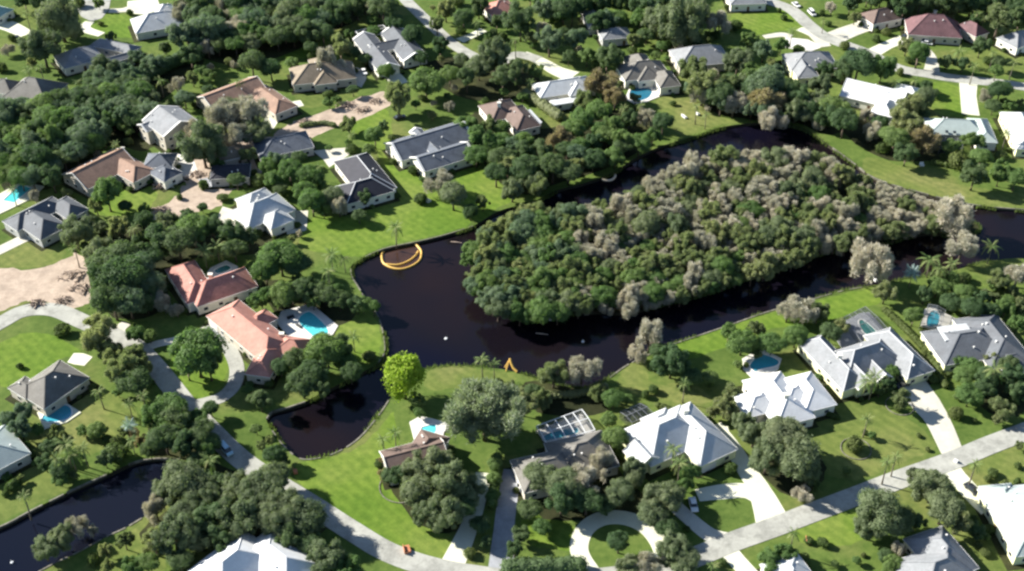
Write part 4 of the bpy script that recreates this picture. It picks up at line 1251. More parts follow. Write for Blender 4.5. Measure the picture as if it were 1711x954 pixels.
TREES = """
100 35 38 o;70 78 30 o;66 2 18 d;40 0 16 d;255 108 18 t;228 96 14 t;300 60 25 t;345 48 28 t;318 92 20 d;178 118 22 o;205 122 20 t;20 64 8 h;118 42 9 h;168 40 5 h
188 198 18 b;208 208 14 b;172 225 20 d;295 144 16 g;308 164 16 t;336 118 12 b;322 132 12 l;350 125 10 b
410 192 38 g;374 206 38 g;338 244 34 o;388 190 26 o;326 222 22 g;425 222 24 o;392 232 26 g;545 106 24 g;566 112 18 g;420 104 22 d;452 114 18 d;568 78 22 l;590 88 12 d;520 78 12 d
665 166 25 l;712 140 26 b;735 77 18 d;690 58 18 d;702 97 12 d;826 94 26 o;752 124 18 b;800 112 22 o;862 116 20 d;780 130 18 d;840 130 20 d;770 100 14 o
583 208 14 l;626 226 18 b;616 250 12 b;640 212 10 d;484 285 20 b;464 268 16 t;514 292 20 b;433 303 14 h;528 308 16 b;500 262 14 d;455 300 14 b
779 208 20 b;803 230 22 b;826 243 20 b;796 260 20 b;838 264 20 d;733 308 24 g;757 324 24 o;702 332 11 h;856 318 20 o;893 308 18 o;711 276 12 h;807 338 12 l;829 290 20 d;880 278 22 d;860 245 18 t;690 285 10 h
1008 141 28 r;1028 163 20 r;934 235 20 r;974 201 22 b;1001 186 20 b;957 218 20 b;991 237 18 d;1014 228 20 b;1081 198 18 g;1108 203 18 d;1041 235 20 b;1068 241 18 b;991 268 20 d;1028 263 20 b;924 278 22 d;951 286 20 d;900 312 18 l;978 168 16 l;1090 228 14 b;1050 200 16 d;965 255 18 t;905 255 20 d
1162 121 24 l;1175 144 27 l;1202 156 24 d;1226 176 22 g;1272 170 24 r;1232 104 24 o;1252 67 16 b;1276 84 18 t;1259 126 22 b;1222 140 20 l;1135 44 42 o;1162 23 32 o;1098 38 26 o;1202 40 20 g;1058 67 14 l;1080 60 14 d;1028 30 18 b;961 66 20 t;918 66 22 t;870 34 28 d;907 50 15 g;981 94 14 b;1014 97 20 d;1032 92 14 d;941 13 24 d;907 7 20 b;1034 5 22 d;1068 12 20 d;1000 4 20 d;950 95 12 d;1105 5 22 d;1140 100 10 h
1280 143 30 t;1292 124 18 t;1434 106 26 d;1410 120 20 d;1475 112 22 b;1411 77 10 h;1377 116 14 d;1372 142 22 o;1354 182 20 g;1280 176 28 r;1290 201 22 g;1330 165 24 d;1394 184 24 b;1411 203 24 d;1448 193 14 g;1454 221 20 g;1475 248 12 h;1508 205 28 l;1495 230 24 b;1522 178 20 l;1544 163 18 o;1545 237 26 r;1515 256 20 d;1626 235 18 b;1640 262 18 b;1629 292 24 d;1672 288 20 b;1698 296 20 b;1672 150 18 d;1649 162 14 g;1660 178 14 d;1682 221 10 p;1548 144 10 d;1535 88 20 b;1515 77 14 l;1669 34 26 l;1639 78 15 d;1582 104 12 d;1609 107 14 d;1481 54 8 h;1377 34 8 p;1324 50 10 p;1669 104 12 d;1421 8 14 d;1511 6 24 d;1538 2 22 d;1567 0 24 d;1598 2 24 d;1629 6 22 d;1662 4 20 d;1696 12 22 d;1495 14 14 l;1428 30 10 l;1390 12 12 g;1590 245 16 b;1600 270 18 h;1470 205 14 d;1705 30 20 d;1310 30 6 h;1302 18 5 h;1318 145 18 d;1560 155 8 d
1601 362 36 g;1608 412 28 g;1455 442 38 g;1342 514 26 g;1316 524 18 g;1366 524 18 l;1480 488 18 l;1702 458 28 g;1668 468 20 l;1658 412 17 p;1524 458 16 s;1556 434 18 p;1572 448 16 p;1590 440 14 p;1527 528 16 b;1610 492 18 b;1640 500 16 d;1566 480 16 b;1590 505 18 d;1545 492 16 d;1240 572 24 b;1290 574 22 b;1330 562 20 b;1218 556 16 b;1262 552 14 l;1388 556 18 d;1405 545 14 l;1700 540 16 b;1680 515 16 b;1625 515 18 d;1655 520 16 d;1368 598 10 h;1265 592 10 d
1461 629 18 p;1447 638 16 p;1490 622 13 b;1484 642 14 d;1470 652 12 d;1603 602 15 b;1625 614 18 b;1655 602 14 l;1662 616 18 p;1684 608 18 d;1647 634 20 d;1691 628 20 d;1612 628 18 b;1620 662 20 b;1645 652 18 d;1700 655 18 d;1596 692 13 h;1673 684 20 l;1590 612 8 h
1428 743 18 h;1505 665 20 l;1498 762 10 p;1484 770 9 p;1449 700 12 p;1445 722 6 h;1500 682 8 h;1312 735 46 O;1334 768 38 o;1282 765 34 o;1350 790 26 o;1340 826 16 g;1260 725 22 o;1558 816 32 o;1578 846 32 o;1535 800 20 o;1600 868 24 l;1632 888 16 d;1470 858 38 o;1500 868 28 d;1452 882 26 o;1501 918 16 g;1491 944 18 b;1375 907 11 h;1351 903 8 h;1312 926 22 b;1288 940 22 b;1326 893 9 p;1659 791 9 h;1631 774 8 p;1680 809 8 h;1650 800 7 h;1550 751 5 h;1480 930 14 d;1530 872 16 d;1342 935 12 h;1700 806 8 h
925 626 24 l;972 620 28 g;997 658 14 l;1025 666 18 b;1092 651 10 h;1078 660 8 h;1029 732 24 b;1057 784 20 o;1018 702 15 b;875 672 26 l;905 668 18 l;1060 800 18 o;810 692 62 G;1137 772 18 p;1127 750 16 p;1155 790 16 b;1145 810 14 b;980 806 32 g;1008 778 28 g;945 810 30 o;903 796 28 o;938 838 30 d;980 838 26 d;1036 824 24 o;1106 838 28 o;1092 858 24 o;1120 828 22 o;1113 880 20 d;1034 905 20 d;1122 922 30 o;1144 938 28 o;1085 944 26 g;1048 950 20 o;1221 784 12 h;1211 680 20 l;1242 707 22 o;1221 655 16 l;1155 630 18 d;1144 642 12 p;1186 630 14 b;1193 945 10 p;1085 566 32 g;1066 590 18 g;1122 607 28 d;1105 590 20 d;1100 825 16 l;885 850 20 d;905 880 16 b;870 895 16 d;1010 845 16 d;850 650 14 l;890 655 14 d;830 640 10 h;1192 688 14 l;1048 668 10 b;1062 700 10 h;1170 745 8 h
675 631 36 y;697 669 15 b;659 722 14 p;641 734 13 p;700 690 10 b;666 794 16 d;642 795 11 r;640 770 9 r;722 780 34 o;655 792 16 d;690 792 22 o;742 768 18 o;752 803 36 o;697 823 32 o;780 824 28 o;745 858 32 o;716 862 26 o;768 848 24 d;827 776 13 b;826 802 13 b;824 828 12 b;802 876 16 d;860 918 16 d;785 925 10 h;812 905 12 d;505 641 24 d;540 652 18 d;435 669 18 d;459 760 17 d;437 744 10 l;452 735 9 l;476 772 10 d;414 652 10 b
435 830 44 O;472 858 42 O;514 868 36 o;400 868 34 o;452 802 30 o;395 820 30 o;487 900 26 d;540 934 32 o;580 948 26 b;515 905 24 d
308 804 36 o;282 824 28 o;336 824 36 O;316 862 38 O;354 868 34 d;260 854 24 g;290 898 32 o;258 908 24 l;334 900 28 o;370 905 22 d;300 935 22 d;130 880 22 g;104 898 22 o;74 918 22 o;156 888 12 g;178 919 14 l;156 936 12 h;208 904 15 l;223 946 18 b;250 940 18 b;180 948 14 l
37 688 18 t;33 714 20 t;62 718 12 b;108 742 20 p;85 750 18 d;119 758 18 p;89 726 10 l;138 748 14 p;75 775 14 d;100 785 16 d;163 720 15 b;193 758 22 h;175 768 14 d;215 711 14 s;237 738 13 r;224 725 10 r;260 696 26 b;284 684 30 b;298 706 28 d;275 732 26 d;308 744 24 d;345 748 20 b;352 768 18 p;330 770 16 d;352 682 14 d;237 660 12 p;22 812 13 h;38 828 11 p;206 618 32 l;224 640 26 d;186 588 20 l;222 596 20 l;338 722 24 d;328 700 20 b;352 742 18 d;427 664 14 d;12 700 14 t;240 612 16 l;250 752 16 d
164 558 32 l;104 552 14 h;188 598 22 l;216 604 24 l;228 558 15 b;250 562 12 b;33 612 7 h;124 388 28 o;168 380 13 o;198 380 17 l;240 366 14 d;188 434 34 d;168 427 28 o;208 462 34 d;181 470 34 d;188 503 30 d;215 503 28 t;235 452 28 t;250 476 26 t;268 407 28 d;296 401 28 d;322 386 26 b;355 378 24 d;362 411 20 p;340 418 18 p;386 392 24 d;392 418 20 d;278 374 20 o;312 367 20 d;414 398 16 d;275 508 18 g;258 500 18 g;296 520 14 g;328 590 42 b;312 612 22 d;348 606 26 d;178 322 26 b;160 344 14 l;210 345 12 d;150 372 12 o;250 430 24 d;245 505 20 d;228 420 22 d
468 428 32 b;443 452 22 b;494 442 24 d;436 500 20 b;471 492 22 b;507 486 24 d;543 492 20 d;567 502 18 d;596 508 18 d;624 512 14 b;553 425 17 p;550 452 15 p;575 432 13 p;660 379 16 p;535 574 18 b;546 588 30 b;568 582 22 d;496 603 22 d;525 622 24 d;580 604 15 b;590 563 13 p;586 622 20 d;567 346 18 g;521 336 22 b;553 329 20 o;507 321 20 b;600 360 13 d;806 600 14 p;826 606 9 p;706 332 8 h;786 354 14 d;540 348 14 b;610 330 14 d;468 612 16 d;616 596 12 h;432 540 8 h;450 640 10 h;402 556 6 h;412 590 6 h
470 316 12 d;340 310 10 h;372 330 9 h;365 275 12 b;395 300 14 d;415 260 14 l;448 278 16 b;300 330 6 h;590 150 10 d;548 158 8 h;645 120 14 b;610 98 12 d;830 35 12 d;775 30 18 d;800 12 18 d;745 18 18 l;730 40 14 l;660 38 16 d;640 12 24 d;770 52 8 h
"""
for line in TREES.strip().replace('\n', ';').split(';'):
    if line.strip():
        u, v, r_, k = line.split()
        tree(float(u), float(v), float(r_), k)

# dense stands: every crown a tree of its own, spaced like the ones in the photograph
def stand(px, mixk, rp, label, group, seed, maxn=200, dens=0.84):
    rg = random.Random(seed); byk = {}
    us = [p[0] for p in px]; vs = [p[1] for p in px]
    pts = []
    n_try = 0
    while n_try < 9000 and len(pts) < maxn:
        n_try += 1
        u, v = rg.uniform(min(us), max(us)), rg.uniform(min(vs), max(vs))
        if not inpoly(u, v, px): continue
        r_ = rg.uniform(*rp)
        if any(((u - a) / 1.0) ** 2 + ((v - b_) / 0.72) ** 2 < ((r_ + c) * 0.5 * dens * 1.12) ** 2 for a, b_, c in pts): continue
        pts.append((u, v, r_))
    pts.sort(key=lambda q: q[1])
    ks = list(mixk)
    for u, v, r_ in pts:
        k = rg.choice(ks)
        rt = tree(u, v, r_, k, label % LOOK[k], (group % LOOK[k]))
        byk.setdefault(k, []).append((u, rt))
    ROWS = ['nearest row', 'second row back', 'third row back', 'fourth row back', 'fifth row back', 'sixth row back', 'seventh row back', 'farthest row']
    for k, lst in byk.items():
        lst.sort(key=lambda q: -q[1].location.y if False else q[1].location.y)
        nb = max(1, math.ceil(len(lst) / 16))
        for bi in range(nb):
            band = sorted(lst[bi * len(lst) // nb:(bi + 1) * len(lst) // nb], key=lambda q: q[0])
            n_ = len(band)
            for i, (u, rt) in enumerate(band):
                if n_ == 1 and nb == 1: break
                j = n_ - 1 - i
                o_ = ORD[i] if i < 8 else ORD[min(j, 7)].replace('left', 'right')
                rt['label'] = o_ + ' ' + (label % LOOK[k]) + ('' if nb == 1 else ', ' + ROWS[bi])
    return len(pts)
n_i = 0
n_i += stand([(785,435),(805,395),(850,368),(905,352),(960,352),(965,420),(960,510),(925,526),(865,527),(825,512),(795,480)], 'bbttobll', (17, 25), '%s in the green western island end', '%ss in the western end of the island', 21)
n_i += stand([(965,362),(1030,338),(1100,304),(1160,276),(1240,262),(1320,262),(1380,274),(1430,303),(1380,320),(1290,330),(1200,345),(1120,372),(1040,398),(970,420)], 'ggglogl', (15, 27), '%s along the far side of the island', '%ss along the north side of the island', 22)
n_i += stand([(968,425),(1040,402),(1120,376),(1200,350),(1290,334),(1380,325),(1430,340),(1440,400),(1380,418),(1310,444),(1250,460),(1190,482),(1100,506),(1050,520),(1000,516),(965,512)], 'lglogblg', (13, 24), '%s in the near side of the island', '%ss in the middle of the island', 23)
n_i += stand([(1435,300),(1480,322),(1530,340),(1575,352),(1570,378),(1500,392),(1440,398),(1432,345)], 'gggl', (15, 22), '%s in the grey eastern island end', '%ss at the east end of the island', 24)
stand([(0,180),(60,170),(130,160),(170,140),(225,135),(240,180),(228,205),(180,190),(160,240),(110,262),(95,300),(60,300),(0,300)], 'dtbtbdb', (16, 24), '%s in the dense dark wood at left', '%ss in the dark wood at the left', 31)
stand([(150,130),(240,125),(250,150),(262,180),(230,205),(170,180)], 'dtto', (16, 22), '%s behind the tall beige house', '%ss behind the tall beige house', 32)
stand([(300,15),(400,-10),(620,-20),(640,5),(560,30),(550,55),(470,60),(400,78),(330,80)], 'dtbogdt', (16, 24), '%s in the dense wood at top', '%ss in the wood across the top', 33)
stand([(800,180),(870,230),(940,250),(1010,210),(1060,215),(1080,235),(1010,262),(950,290),(880,300),(840,290),(800,230)], 'bdbdl', (14, 20), '%s in the far channel thicket', '%ss in the thicket by the far channel', 34, maxn=22)
stand([(1150,150),(1240,130),(1310,150),(1370,170),(1390,205),(1330,195),(1250,185),(1190,170)], 'dotgd', (14, 20), '%s at the far channel head', '%ss at the head of the far channel', 35, maxn=26)
stand([(1400,0),(1480,-20),(1711,-30),(1711,12),(1560,8),(1400,6)], 'ddb', (16, 22), '%s along the top right edge', '%ss along the top right edge', 36, maxn=22)
stand([(880,-10),(1150,-30),(1150,20),(1060,40),(960,40),(900,20)], 'dtbd', (14, 20), '%s at the top centre edge', '%ss at the top centre edge', 37, maxn=22)
stand([(410,470),(520,465),(620,500),(600,520),(520,510),(440,510)], 'db', (10, 15), '%s in the strip by the turquoise pool', '%ss beside the turquoise pool', 38, maxn=14)
stand([(1560,455),(1700,480),(1711,520),(1640,500),(1570,480)], 'blh', (10, 16), '%s on the slope by the right shore', '%ss on the slope by the right shore', 39, maxn=14)

# loose garden planting between the houses
def near_house(p, m):
    for land, rects in BUSH:
        for rc in rects:
            ca, sa = math.cos(-rc[2]), math.sin(-rc[2])
            lx = (p.x - rc[0]) * ca - (p.y - rc[1]) * sa; ly = (p.x - rc[0]) * sa + (p.y - rc[1]) * ca
            if abs(lx) < rc[3] + m and abs(ly) < rc[4] + m: return True
    return False
def loose(px, kinds, n_, seed, rr_=(6, 13)):
    rg = random.Random(seed); us = [q[0] for q in px]; vs = [q[1] for q in px]; got = 0
    for tr_ in range(n_ * 40):
        if got >= n_: break
        u, v = rg.uniform(min(us), max(us)), rg.uniform(min(vs), max(vs))
        if not inpoly(u, v, px): continue
        r_ = rg.uniform(*rr_); p = P(u, v, 1.5)
        if near_house(p, 2.0 + r_ / S(v)): continue
        if inpoly(p.x, p.y, W_LAKE) or inpoly(p.x, p.y, W_CAN): continue
        if any(k_ in ('dirt', 'lawn_bright') and inpoly(p.x, p.y, z_) for k_, z_ in zpolys): continue
        if any((p.x - a) ** 2 + (p.y - b_) ** 2 < (w_ + r_ / S(v)) ** 2 for a, b_, w_ in PAVED): continue
        if any((u - t_[0]) ** 2 + ((v - t_[1]) / 0.75) ** 2 < (0.75 * (t_[2] + r_)) ** 2 for t_ in trees): continue
        kk = rg.choice(kinds); tree(u, v, max(r_, 9) if kk == 'p' else r_, kk); got += 1
loose([(0,0),(880,0),(880,210),(780,300),(540,400),(0,420)], 'hlbpdbgph', 85, 61)
loose([(880,0),(1711,0),(1711,300),(1500,260),(1400,220),(1100,190),(880,180)], 'hlbpdbgph', 60, 62)
loose([(0,540),(250,560),(450,690),(450,780),(0,850)], 'hlbph', 18, 63)
loose([(1180,600),(1711,560),(1711,954),(1050,954)], 'hhlbhb', 26, 64, (5, 10))

# hedges: clipped rows, one thing each
def hedge(px, w_, h, label, mat='leaf_d'):
    pts = [P(u, v) for u, v in smooth_line(px, False, 8)]
    rg = np.random.default_rng(int(px[0][0]))
    c0 = pts[len(pts) // 2]
    Vs, Fs = [], []
    base = 0
    d_acc = []
    for i in range(len(pts) - 1):
        a, b_ = pts[i], pts[i + 1]
        n_ = max(1, int((b_ - a).length / (w_ * 0.5)))
        for k in range(n_):
            d_acc.append(a.lerp(b_, k / n_))
    for p in d_acc:
        sc = np.array([w_ * 0.62, w_ * 0.62, h * 0.58]) * rg.uniform(0.9, 1.1, 3)
        ctr = np.array([p.x - c0.x, p.y - c0.y, h * 0.48])
        v = IV * (1 + rg.normal(0, 0.07, (len(IV), 1))) * sc * 0.9 + ctr
        Vs.append(v); Fs.append(IF + base); base += len(v)
        k = 160
        d = rg.normal(size=(k, 3)); d /= np.linalg.norm(d, axis=1)[:, None]
        q = ctr + d * sc * (1 + rg.normal(0, 0.08, (k, 1)))
        t1 = rg.normal(size=(k, 3)); t1 /= np.linalg.norm(t1, axis=1)[:, None]
        t2 = np.cross(t1, d); t2 /= (np.linalg.norm(t2, axis=1)[:, None] + 1e-9)
        s = 0.28
        V = np.stack([q - t1 * s - t2 * s * .5, q + t2 * s, q + t1 * s - t2 * s * .4], 1).reshape(-1, 3)
        Vs.append(V); Fs.append(np.arange(3 * k).reshape(-1, 3) + base); base += 3 * k
    o = put('hedge', np_mesh('hedge', np.concatenate(Vs), np.concatenate(Fs), M[mat]), None, (c0.x, c0.y, 0))
    tag(o, label, 'hedge')
hedge([(852,958),(900,956),(972,954)], 4.0, 4.0, 'dark clipped hedge along the bottom edge left of the circle drive')
hedge([(232,142),(262,126),(300,108),(335,96)], 5.0, 5.0, 'tall dark diagonal hedge in front of the wood at top left')
hedge([(878,162),(905,180),(935,202)], 3.5, 3.5, 'olive hedge running diagonally left of the white house with the dark porch', 'leaf_l')
hedge([(1478,520),(1520,560),(1560,606),(1580,650)], 1.6, 1.4, 'low green hedge between the grey U-shaped house and its right neighbour', 'leaf_h')
hedge([(830,770),(828,800),(822,850)], 2.2, 2.6, 'bright green hedge between the two parallel driveways', 'leaf_b')
hedge([(505,212),(540,208),(560,212)], 1.6, 1.4, 'short ragged hedge along the dirt street', 'leaf_l')
hedge([(1345,652),(1380,690),(1400,700)], 1.2, 1.0, 'short low hedge at the right wing of the bright white house', 'leaf_h')
hedge([(1010,650),(960,662),(900,664)], 1.8, 1.8, 'olive hedge behind the white framed pool cage', 'leaf_l')
hedge([(1100,680),(1180,705)], 1.4, 1.3, 'low hedge behind the big white hip roofed house', 'leaf_h')
hedge([(310,790),(380,812),(420,850)], 2.5, 3, 'shaggy hedge under the oaks at the end of the canal', 'leaf_d')
hedge([(1560,274),(1620,286),(1640,302)], 2.0, 1.6, 'clipped hedge on the far lake bank below the mint roofed house', 'leaf_h')

rb = random.Random(77)
for land, rects in BUSH:
    spots = []
    for tr_ in range(60):
        if len(spots) >= 5: break
        i = rb.randrange(len(rects)); cx, cy, ang, hl, hw, typ, ez = rects[i]
        T = Matrix.Translation((cx, cy, 0)) @ Matrix.Rotation(ang, 4, 'Z')
        q = rb.choice([0, 1, 2, 3])
        lp = Vector(((rb.uniform(-hl, hl), (-1 if q == 0 else 1) * (hw + 0.8), 0) if q < 2 else ((-1 if q == 2 else 1) * (hl + 0.8), rb.uniform(-hw, hw), 0)))
        p = T @ lp
        bad = False
        for rc in rects:
            ca, sa = math.cos(-rc[2]), math.sin(-rc[2])
            lx = (p.x - rc[0]) * ca - (p.y - rc[1]) * sa; ly = (p.x - rc[0]) * sa + (p.y - rc[1]) * ca
            if abs(lx) < rc[3] + 0.4 and abs(ly) < rc[4] + 0.4: bad = True
        if bad or any((p - q_).length < 3 for q_ in spots): continue
        spots.append(p)
    spots.sort(key=lambda p: p.x / (p.y + 1))
    for i, p in enumerate(spots):
        root = thing('bush', 'low bush at the wall of the %s, %s' % (land, ORD[i]) if len(spots) > 1 else 'low bush against the wall of the ' + land, 'shrub', (p.x, p.y, 0), rb.uniform(0, 6), 'bushes along the house walls')
        r_ = rb.uniform(0.7, 1.5)
        put('crown', rb.choice(TR['h'] + TR['b'][:2])[0], root, (0, 0, r_ * 0.5), (0, 0, 0), (r_, r_, r_ * rb.uniform(.7, 1.2)))
# reeds and rushes in broken runs along the banks
def reeds(name, poly, inward, seed, share=0.5):
    rg = np.random.default_rng(seed); n_ = len(poly)
    area = sum(poly[i].x * poly[(i + 1) % n_].y - poly[(i + 1) % n_].x * poly[i].y for i in range(n_))
    sgn = (1 if area > 0 else -1) * (1 if inward else -1)
    pts = []; run = 0; on = False
    for i in range(n_):
        a, b_ = poly[i], poly[(i + 1) % n_]; L_ = (b_ - a).length
        if L_ < 1e-4: continue
        d = (b_ - a) / L_; nn = Vector((-d.y, d.x, 0)) * sgn; q = 0.0
        while q < L_:
            run -= 0.5
            if run <= 0: on = rg.random() < share; run = rg.uniform(2, 14)
            if on:
                for k in range(7):
                    p = a + d * (q + rg.uniform(0, .5)) + nn * rg.uniform(-0.5, 1.0)
                    pts.append((p.x, p.y))
            q += 0.5
    pts = np.array(pts); k = len(pts)
    ang = rg.uniform(0, 6.28, k); h = rg.uniform(0.5, 1.5, k); w_ = rg.uniform(0.12, 0.3, k)
    dx, dy = np.cos(ang) * w_, np.sin(ang) * w_
    z0 = np.full(k, -0.95)
    lean = rg.normal(0, 0.25, (k, 2))
    V = np.stack([np.c_[pts[:, 0] - dx, pts[:, 1] - dy, z0], np.c_[pts[:, 0] + dx, pts[:, 1] + dy, z0], np.c_[pts[:, 0] + lean[:, 0], pts[:, 1] + lean[:, 1], z0 + 0.4 + h]], 1).reshape(-1, 3)
    o = put(name, np_mesh(name, V, np.arange(3 * k).reshape(-1, 3), M['leaf_h']))
    tag(o, 'low green reeds and rushes in broken runs along the bank of the ' + name.split('_')[0], 'reeds', None, 'stuff')
reeds('lake_reeds', W_LAKE, True, 3)
reeds('canal_reeds', W_CAN, True, 4, 0.4)
reeds('island_reeds', W_ISL, False, 5, 0.7)

# labels for the single trees: look + where it stands next to a landmark
LAND += [('small round pond', 545, 715), ('circle driveway', 1030, 905), ('left canal', 120, 870), ('dirt lot', 80, 480), ('horseshoe driveway', 335, 625), ('right lake shore', 1600, 455), ('yellow boom', 670, 428)]
bykey = {}
for (u, v, rp, k, root) in trees:
    if 'label' in root: continue
    best = min(LAND, key=lambda L: (L[1] - u) ** 2 + ((L[2] - v) * 1.3) ** 2)
    du, dv = u - best[1], (v - best[2]) * 1.3
    if abs(du) > abs(dv) * 1.2:
        side = 'left of' if du < 0 else 'right of'
    else:
        side = 'behind' if dv < 0 else 'in front of'
    far = math.hypot(du, dv)
    side = ('just ' if far < 55 else ('well ' if far > 120 else '')) + side
    size = 'small ' if rp < 14 else ('large ' if rp > 30 and k != 'O' else '')
    if k == 'h': size = 'small ' if rp < 10 else ''
    bykey.setdefault('%s%s %s the %s' % (size, LOOK[k], side, best[0]), []).append((u, root))
for lab, lst in bykey.items():
    lst.sort(key=lambda q: q[0])
    for i, (u, root) in enumerate(lst):
        if len(lst) == 1:
            root['label'] = lab
        elif len(lst) == 2:
            root['label'] = lab + (', the left one' if i == 0 else ', the right one')
        else:
            root['label'] = '%s, %s' % (lab.replace('leafy mid green', 'leafy green'), 'rightmost' if i == len(lst) - 1 else ORD[min(i, 7)])
        if k_grp := {'p': 'palms in the gardens', 'h': 'garden shrubs', 's': 'silver palms'}.get(next(t_[3] for t_ in trees if t_[4] is root)):
            root['group'] = k_grp

# ------------------------------------------------------------------ booms, vehicles, small things
def boom(px, label, mat, r_=0.35, closed=False):
    pts = [P(u, v, WZ) for u, v in smooth_line(px, closed, 7)]
    if closed: pts.append(pts[0])
    c = sum(pts, Vector()) / len(pts)
    s = MB()
    s.tube([(p.x - c.x, p.y - c.y, 0.12) for p in pts], [r_ * (1.0 if i % 2 else 0.88) for i in range(len(pts))], 7)
    o = s.build('floating_boom', M[mat], smooth=True)
    o.location = (c.x, c.y, WZ)
    tag(o, label, 'floating boom')
boom([(641,418),(638,428),(641,440),(655,448),(672,450),(690,444),(702,434),(704,421),(698,412),(693,408)], 'outer curve of a yellow floating boom at the lawn bank', 'boom', 0.42)
tag(sheet('turbid_water', [P(u, v, WZ) for u, v in smooth_line([(641,418),(638,428),(641,440),(655,448),(672,450),(690,444),(702,434),(704,421),(698,412),(693,408)], False, 6)], WZ + 0.006, M['turbid']), kind='structure')
boom([(645,442),(665,443),(682,437),(694,428),(699,420)], 'inner curve of the yellow floating boom inside the larger one', 'boom', 0.38)
boom([(1002,298),(1012,302),(1022,301),(1028,294),(1022,289)], 'small cream floating boom hooked against the far bank', 'cream_boom', 0.5)
# yellow slide-like frame on the near bank
yr = P(851, 616)
root = thing('yellow_swim_slide', 'yellow frame with a slide standing on the near bank beside small palms', 'slide', (yr.x, yr.y, 0))
s = MB(); s.tube([(0.2, 1.0, 3.0), (0.5, 0.2, 2.0), (1.2, -0.8, 0.9), (2.2, -1.6, 0.3)], [0.35, 0.38, 0.38, 0.4], 7); s.build('chute', M['boom'], root)
for dx, dy in ((-1.0, -1.2), (-1.4, 0.6), (0.9, 0.9)):
    s = MB(); s.tube([(dx, dy, 0), (0.2, 1.0, 3.0)], [0.12, 0.12], 6); s.build('leg', M['boom'], root)
s = MB()
for i in range(6):
    z = 0.4 + i * 0.42; f_ = z / 3.0
    s.bar(Vector((-1.0, -1.2, 0)).lerp(Vector((0.2, 1, 3)), f_), Vector((-1.4, 0.6, 0)).lerp(Vector((0.2, 1, 3)), f_), 0.12, 0.08)
s.build('ladder', M['boom'], root)

def car(u, v, ang_px, body, label, L=4.7, van=False):
    a = P(u, v); b_ = P(u + ang_px[0], v + ang_px[1])
    ang = math.atan2(b_.y - a.y, b_.x - a.x)
    root = thing('parked_van' if van else 'parked_car', label, 'van' if van else 'car', (a.x, a.y, 0.1), ang)
    h1, h2 = (1.1, 2.0) if van else (0.85, 1.45)
    prof = [(-L/2, 0.35), (-L/2 + 0.05, h1), (-L*0.36, h1 + 0.05), (L*0.2, h1), (L/2 - 0.1, h1 - 0.15), (L/2, 0.4)]
    wd = 0.92
    s = MB()
    n_ = len(prof)
    lft = [(x, wd, z) for x, z in prof]; rgt = [(x, -wd, z) for x, z in prof]
    s.poly(lft); s.poly(rgt[::-1])
    for i in range(n_):
        j = (i + 1) % n_
        s.poly([lft[j], lft[i], rgt[i], rgt[j]])
    bo = s.build('body', M[body], root)
    cb = [(-L*0.42 if van else -L*0.34, h1), (-L*0.40 if van else -L*0.24, h2), (L*0.12 if not van else L*0.22, h2), (L*0.24 if not van else L*0.34, h1)]
    s = MB()
    lo = [(x, 0.84 if z < h2 else 0.7, z) for x, z in cb]; ro = [(x, -y, z) for x, y, z in lo]
    s.poly(lo); s.poly(ro[::-1])
    for i in range(3):
        s.poly([lo[i + 1], lo[i], ro[i], ro[i + 1]])
    s.build('windows', M['glass'], root)
    s = MB(); s.box((cb[1][0] + 0.05, -0.68, h2 - 0.02), (cb[2][0] - 0.05, 0.68, h2 + 0.04)); s.build('roof_panel', M[body], root)
    for x in (-L * 0.3, L * 0.3):
        for y in (-0.86, 0.86):
            s = MB(); s.tube([(x, y - 0.11, 0.33), (x, y + 0.11, 0.33)], [0.33, 0.33], 12); s.build('wheel', M['rubber'], root)
    for y in (-0.65, 0.65):
        s = MB(); s.box((L/2 - 0.12, y - 0.18, 0.55), (L/2 + 0.01, y + 0.18, 0.72)); s.build('headlight', M['frame_white'], root)
car(378, 754, (14, 16), 'paint_blue', 'pale blue van parked on the shaded stretch of road at left', 5.4, True)
car(1624, 820, (10, 9), 'paint_dark', 'dark car parked on the driveway of the pale mint roofed house')
car(1158, 846, (3, 12), 'paint_white', 'white car parked by the small driveway under oaks')
car(1356, 24, (8, 8), 'paint_white', 'white van at the kerb beside the bright green field', 5.2, True)
car(1330, 10, (8, 6), 'paint_white', 'white car parked near the top edge of the right road')
car(869, 812, (1, 12), 'paint_white', 'white car tucked under the oak at the grey paved driveway')
car(1548, 74, (12, 2), 'paint_white', 'white car on the drive of the maroon roofed house')
car(1513, 62, (10, -5), 'paint_dark', 'dark car in the shade left of the maroon roofed house')
car(608, 122, (5, 10), 'paint_white', 'white car on the patio beside the tan hip roofed house')
car(668, 198, (12, -3), 'paint_dark', 'dark car behind the long slate roofed house')
car(1508, 645, (10, -4), 'paint_dark', 'dark car by the garage of the grey U-shaped house')
car(30, 66, (8, 6), 'paint_dark', 'dark car beside the pale driveway at top left')

# round planting ring kerbs
def ringkerb(u, v, rp, label):
    c = P(u, v)
    r_ = rp / S(v)
    s = MB()
    n_ = 28
    for i in range(n_):
        a, b_ = 2 * math.pi * i / n_, 2 * math.pi * (i + 1) / n_
        s.bar((math.cos(a) * r_, math.sin(a) * r_, 0.08), (math.cos(b_) * r_, math.sin(b_) * r_, 0.08), 0.22, 0.25)
    o = s.build('planter_ring', M['seawall']); o.location = (c.x, c.y, 0)
    tag(o, label, 'planter edging')
ringkerb(1430, 750, 25, 'pale round kerb ring around the shrub on the olive lawn')
ringkerb(1503, 678, 23, 'pale ring of edging around the olive tree by the U-shaped house')
ringkerb(672, 812, 38, 'pale curved edging round the oak bed at the bright lawn')

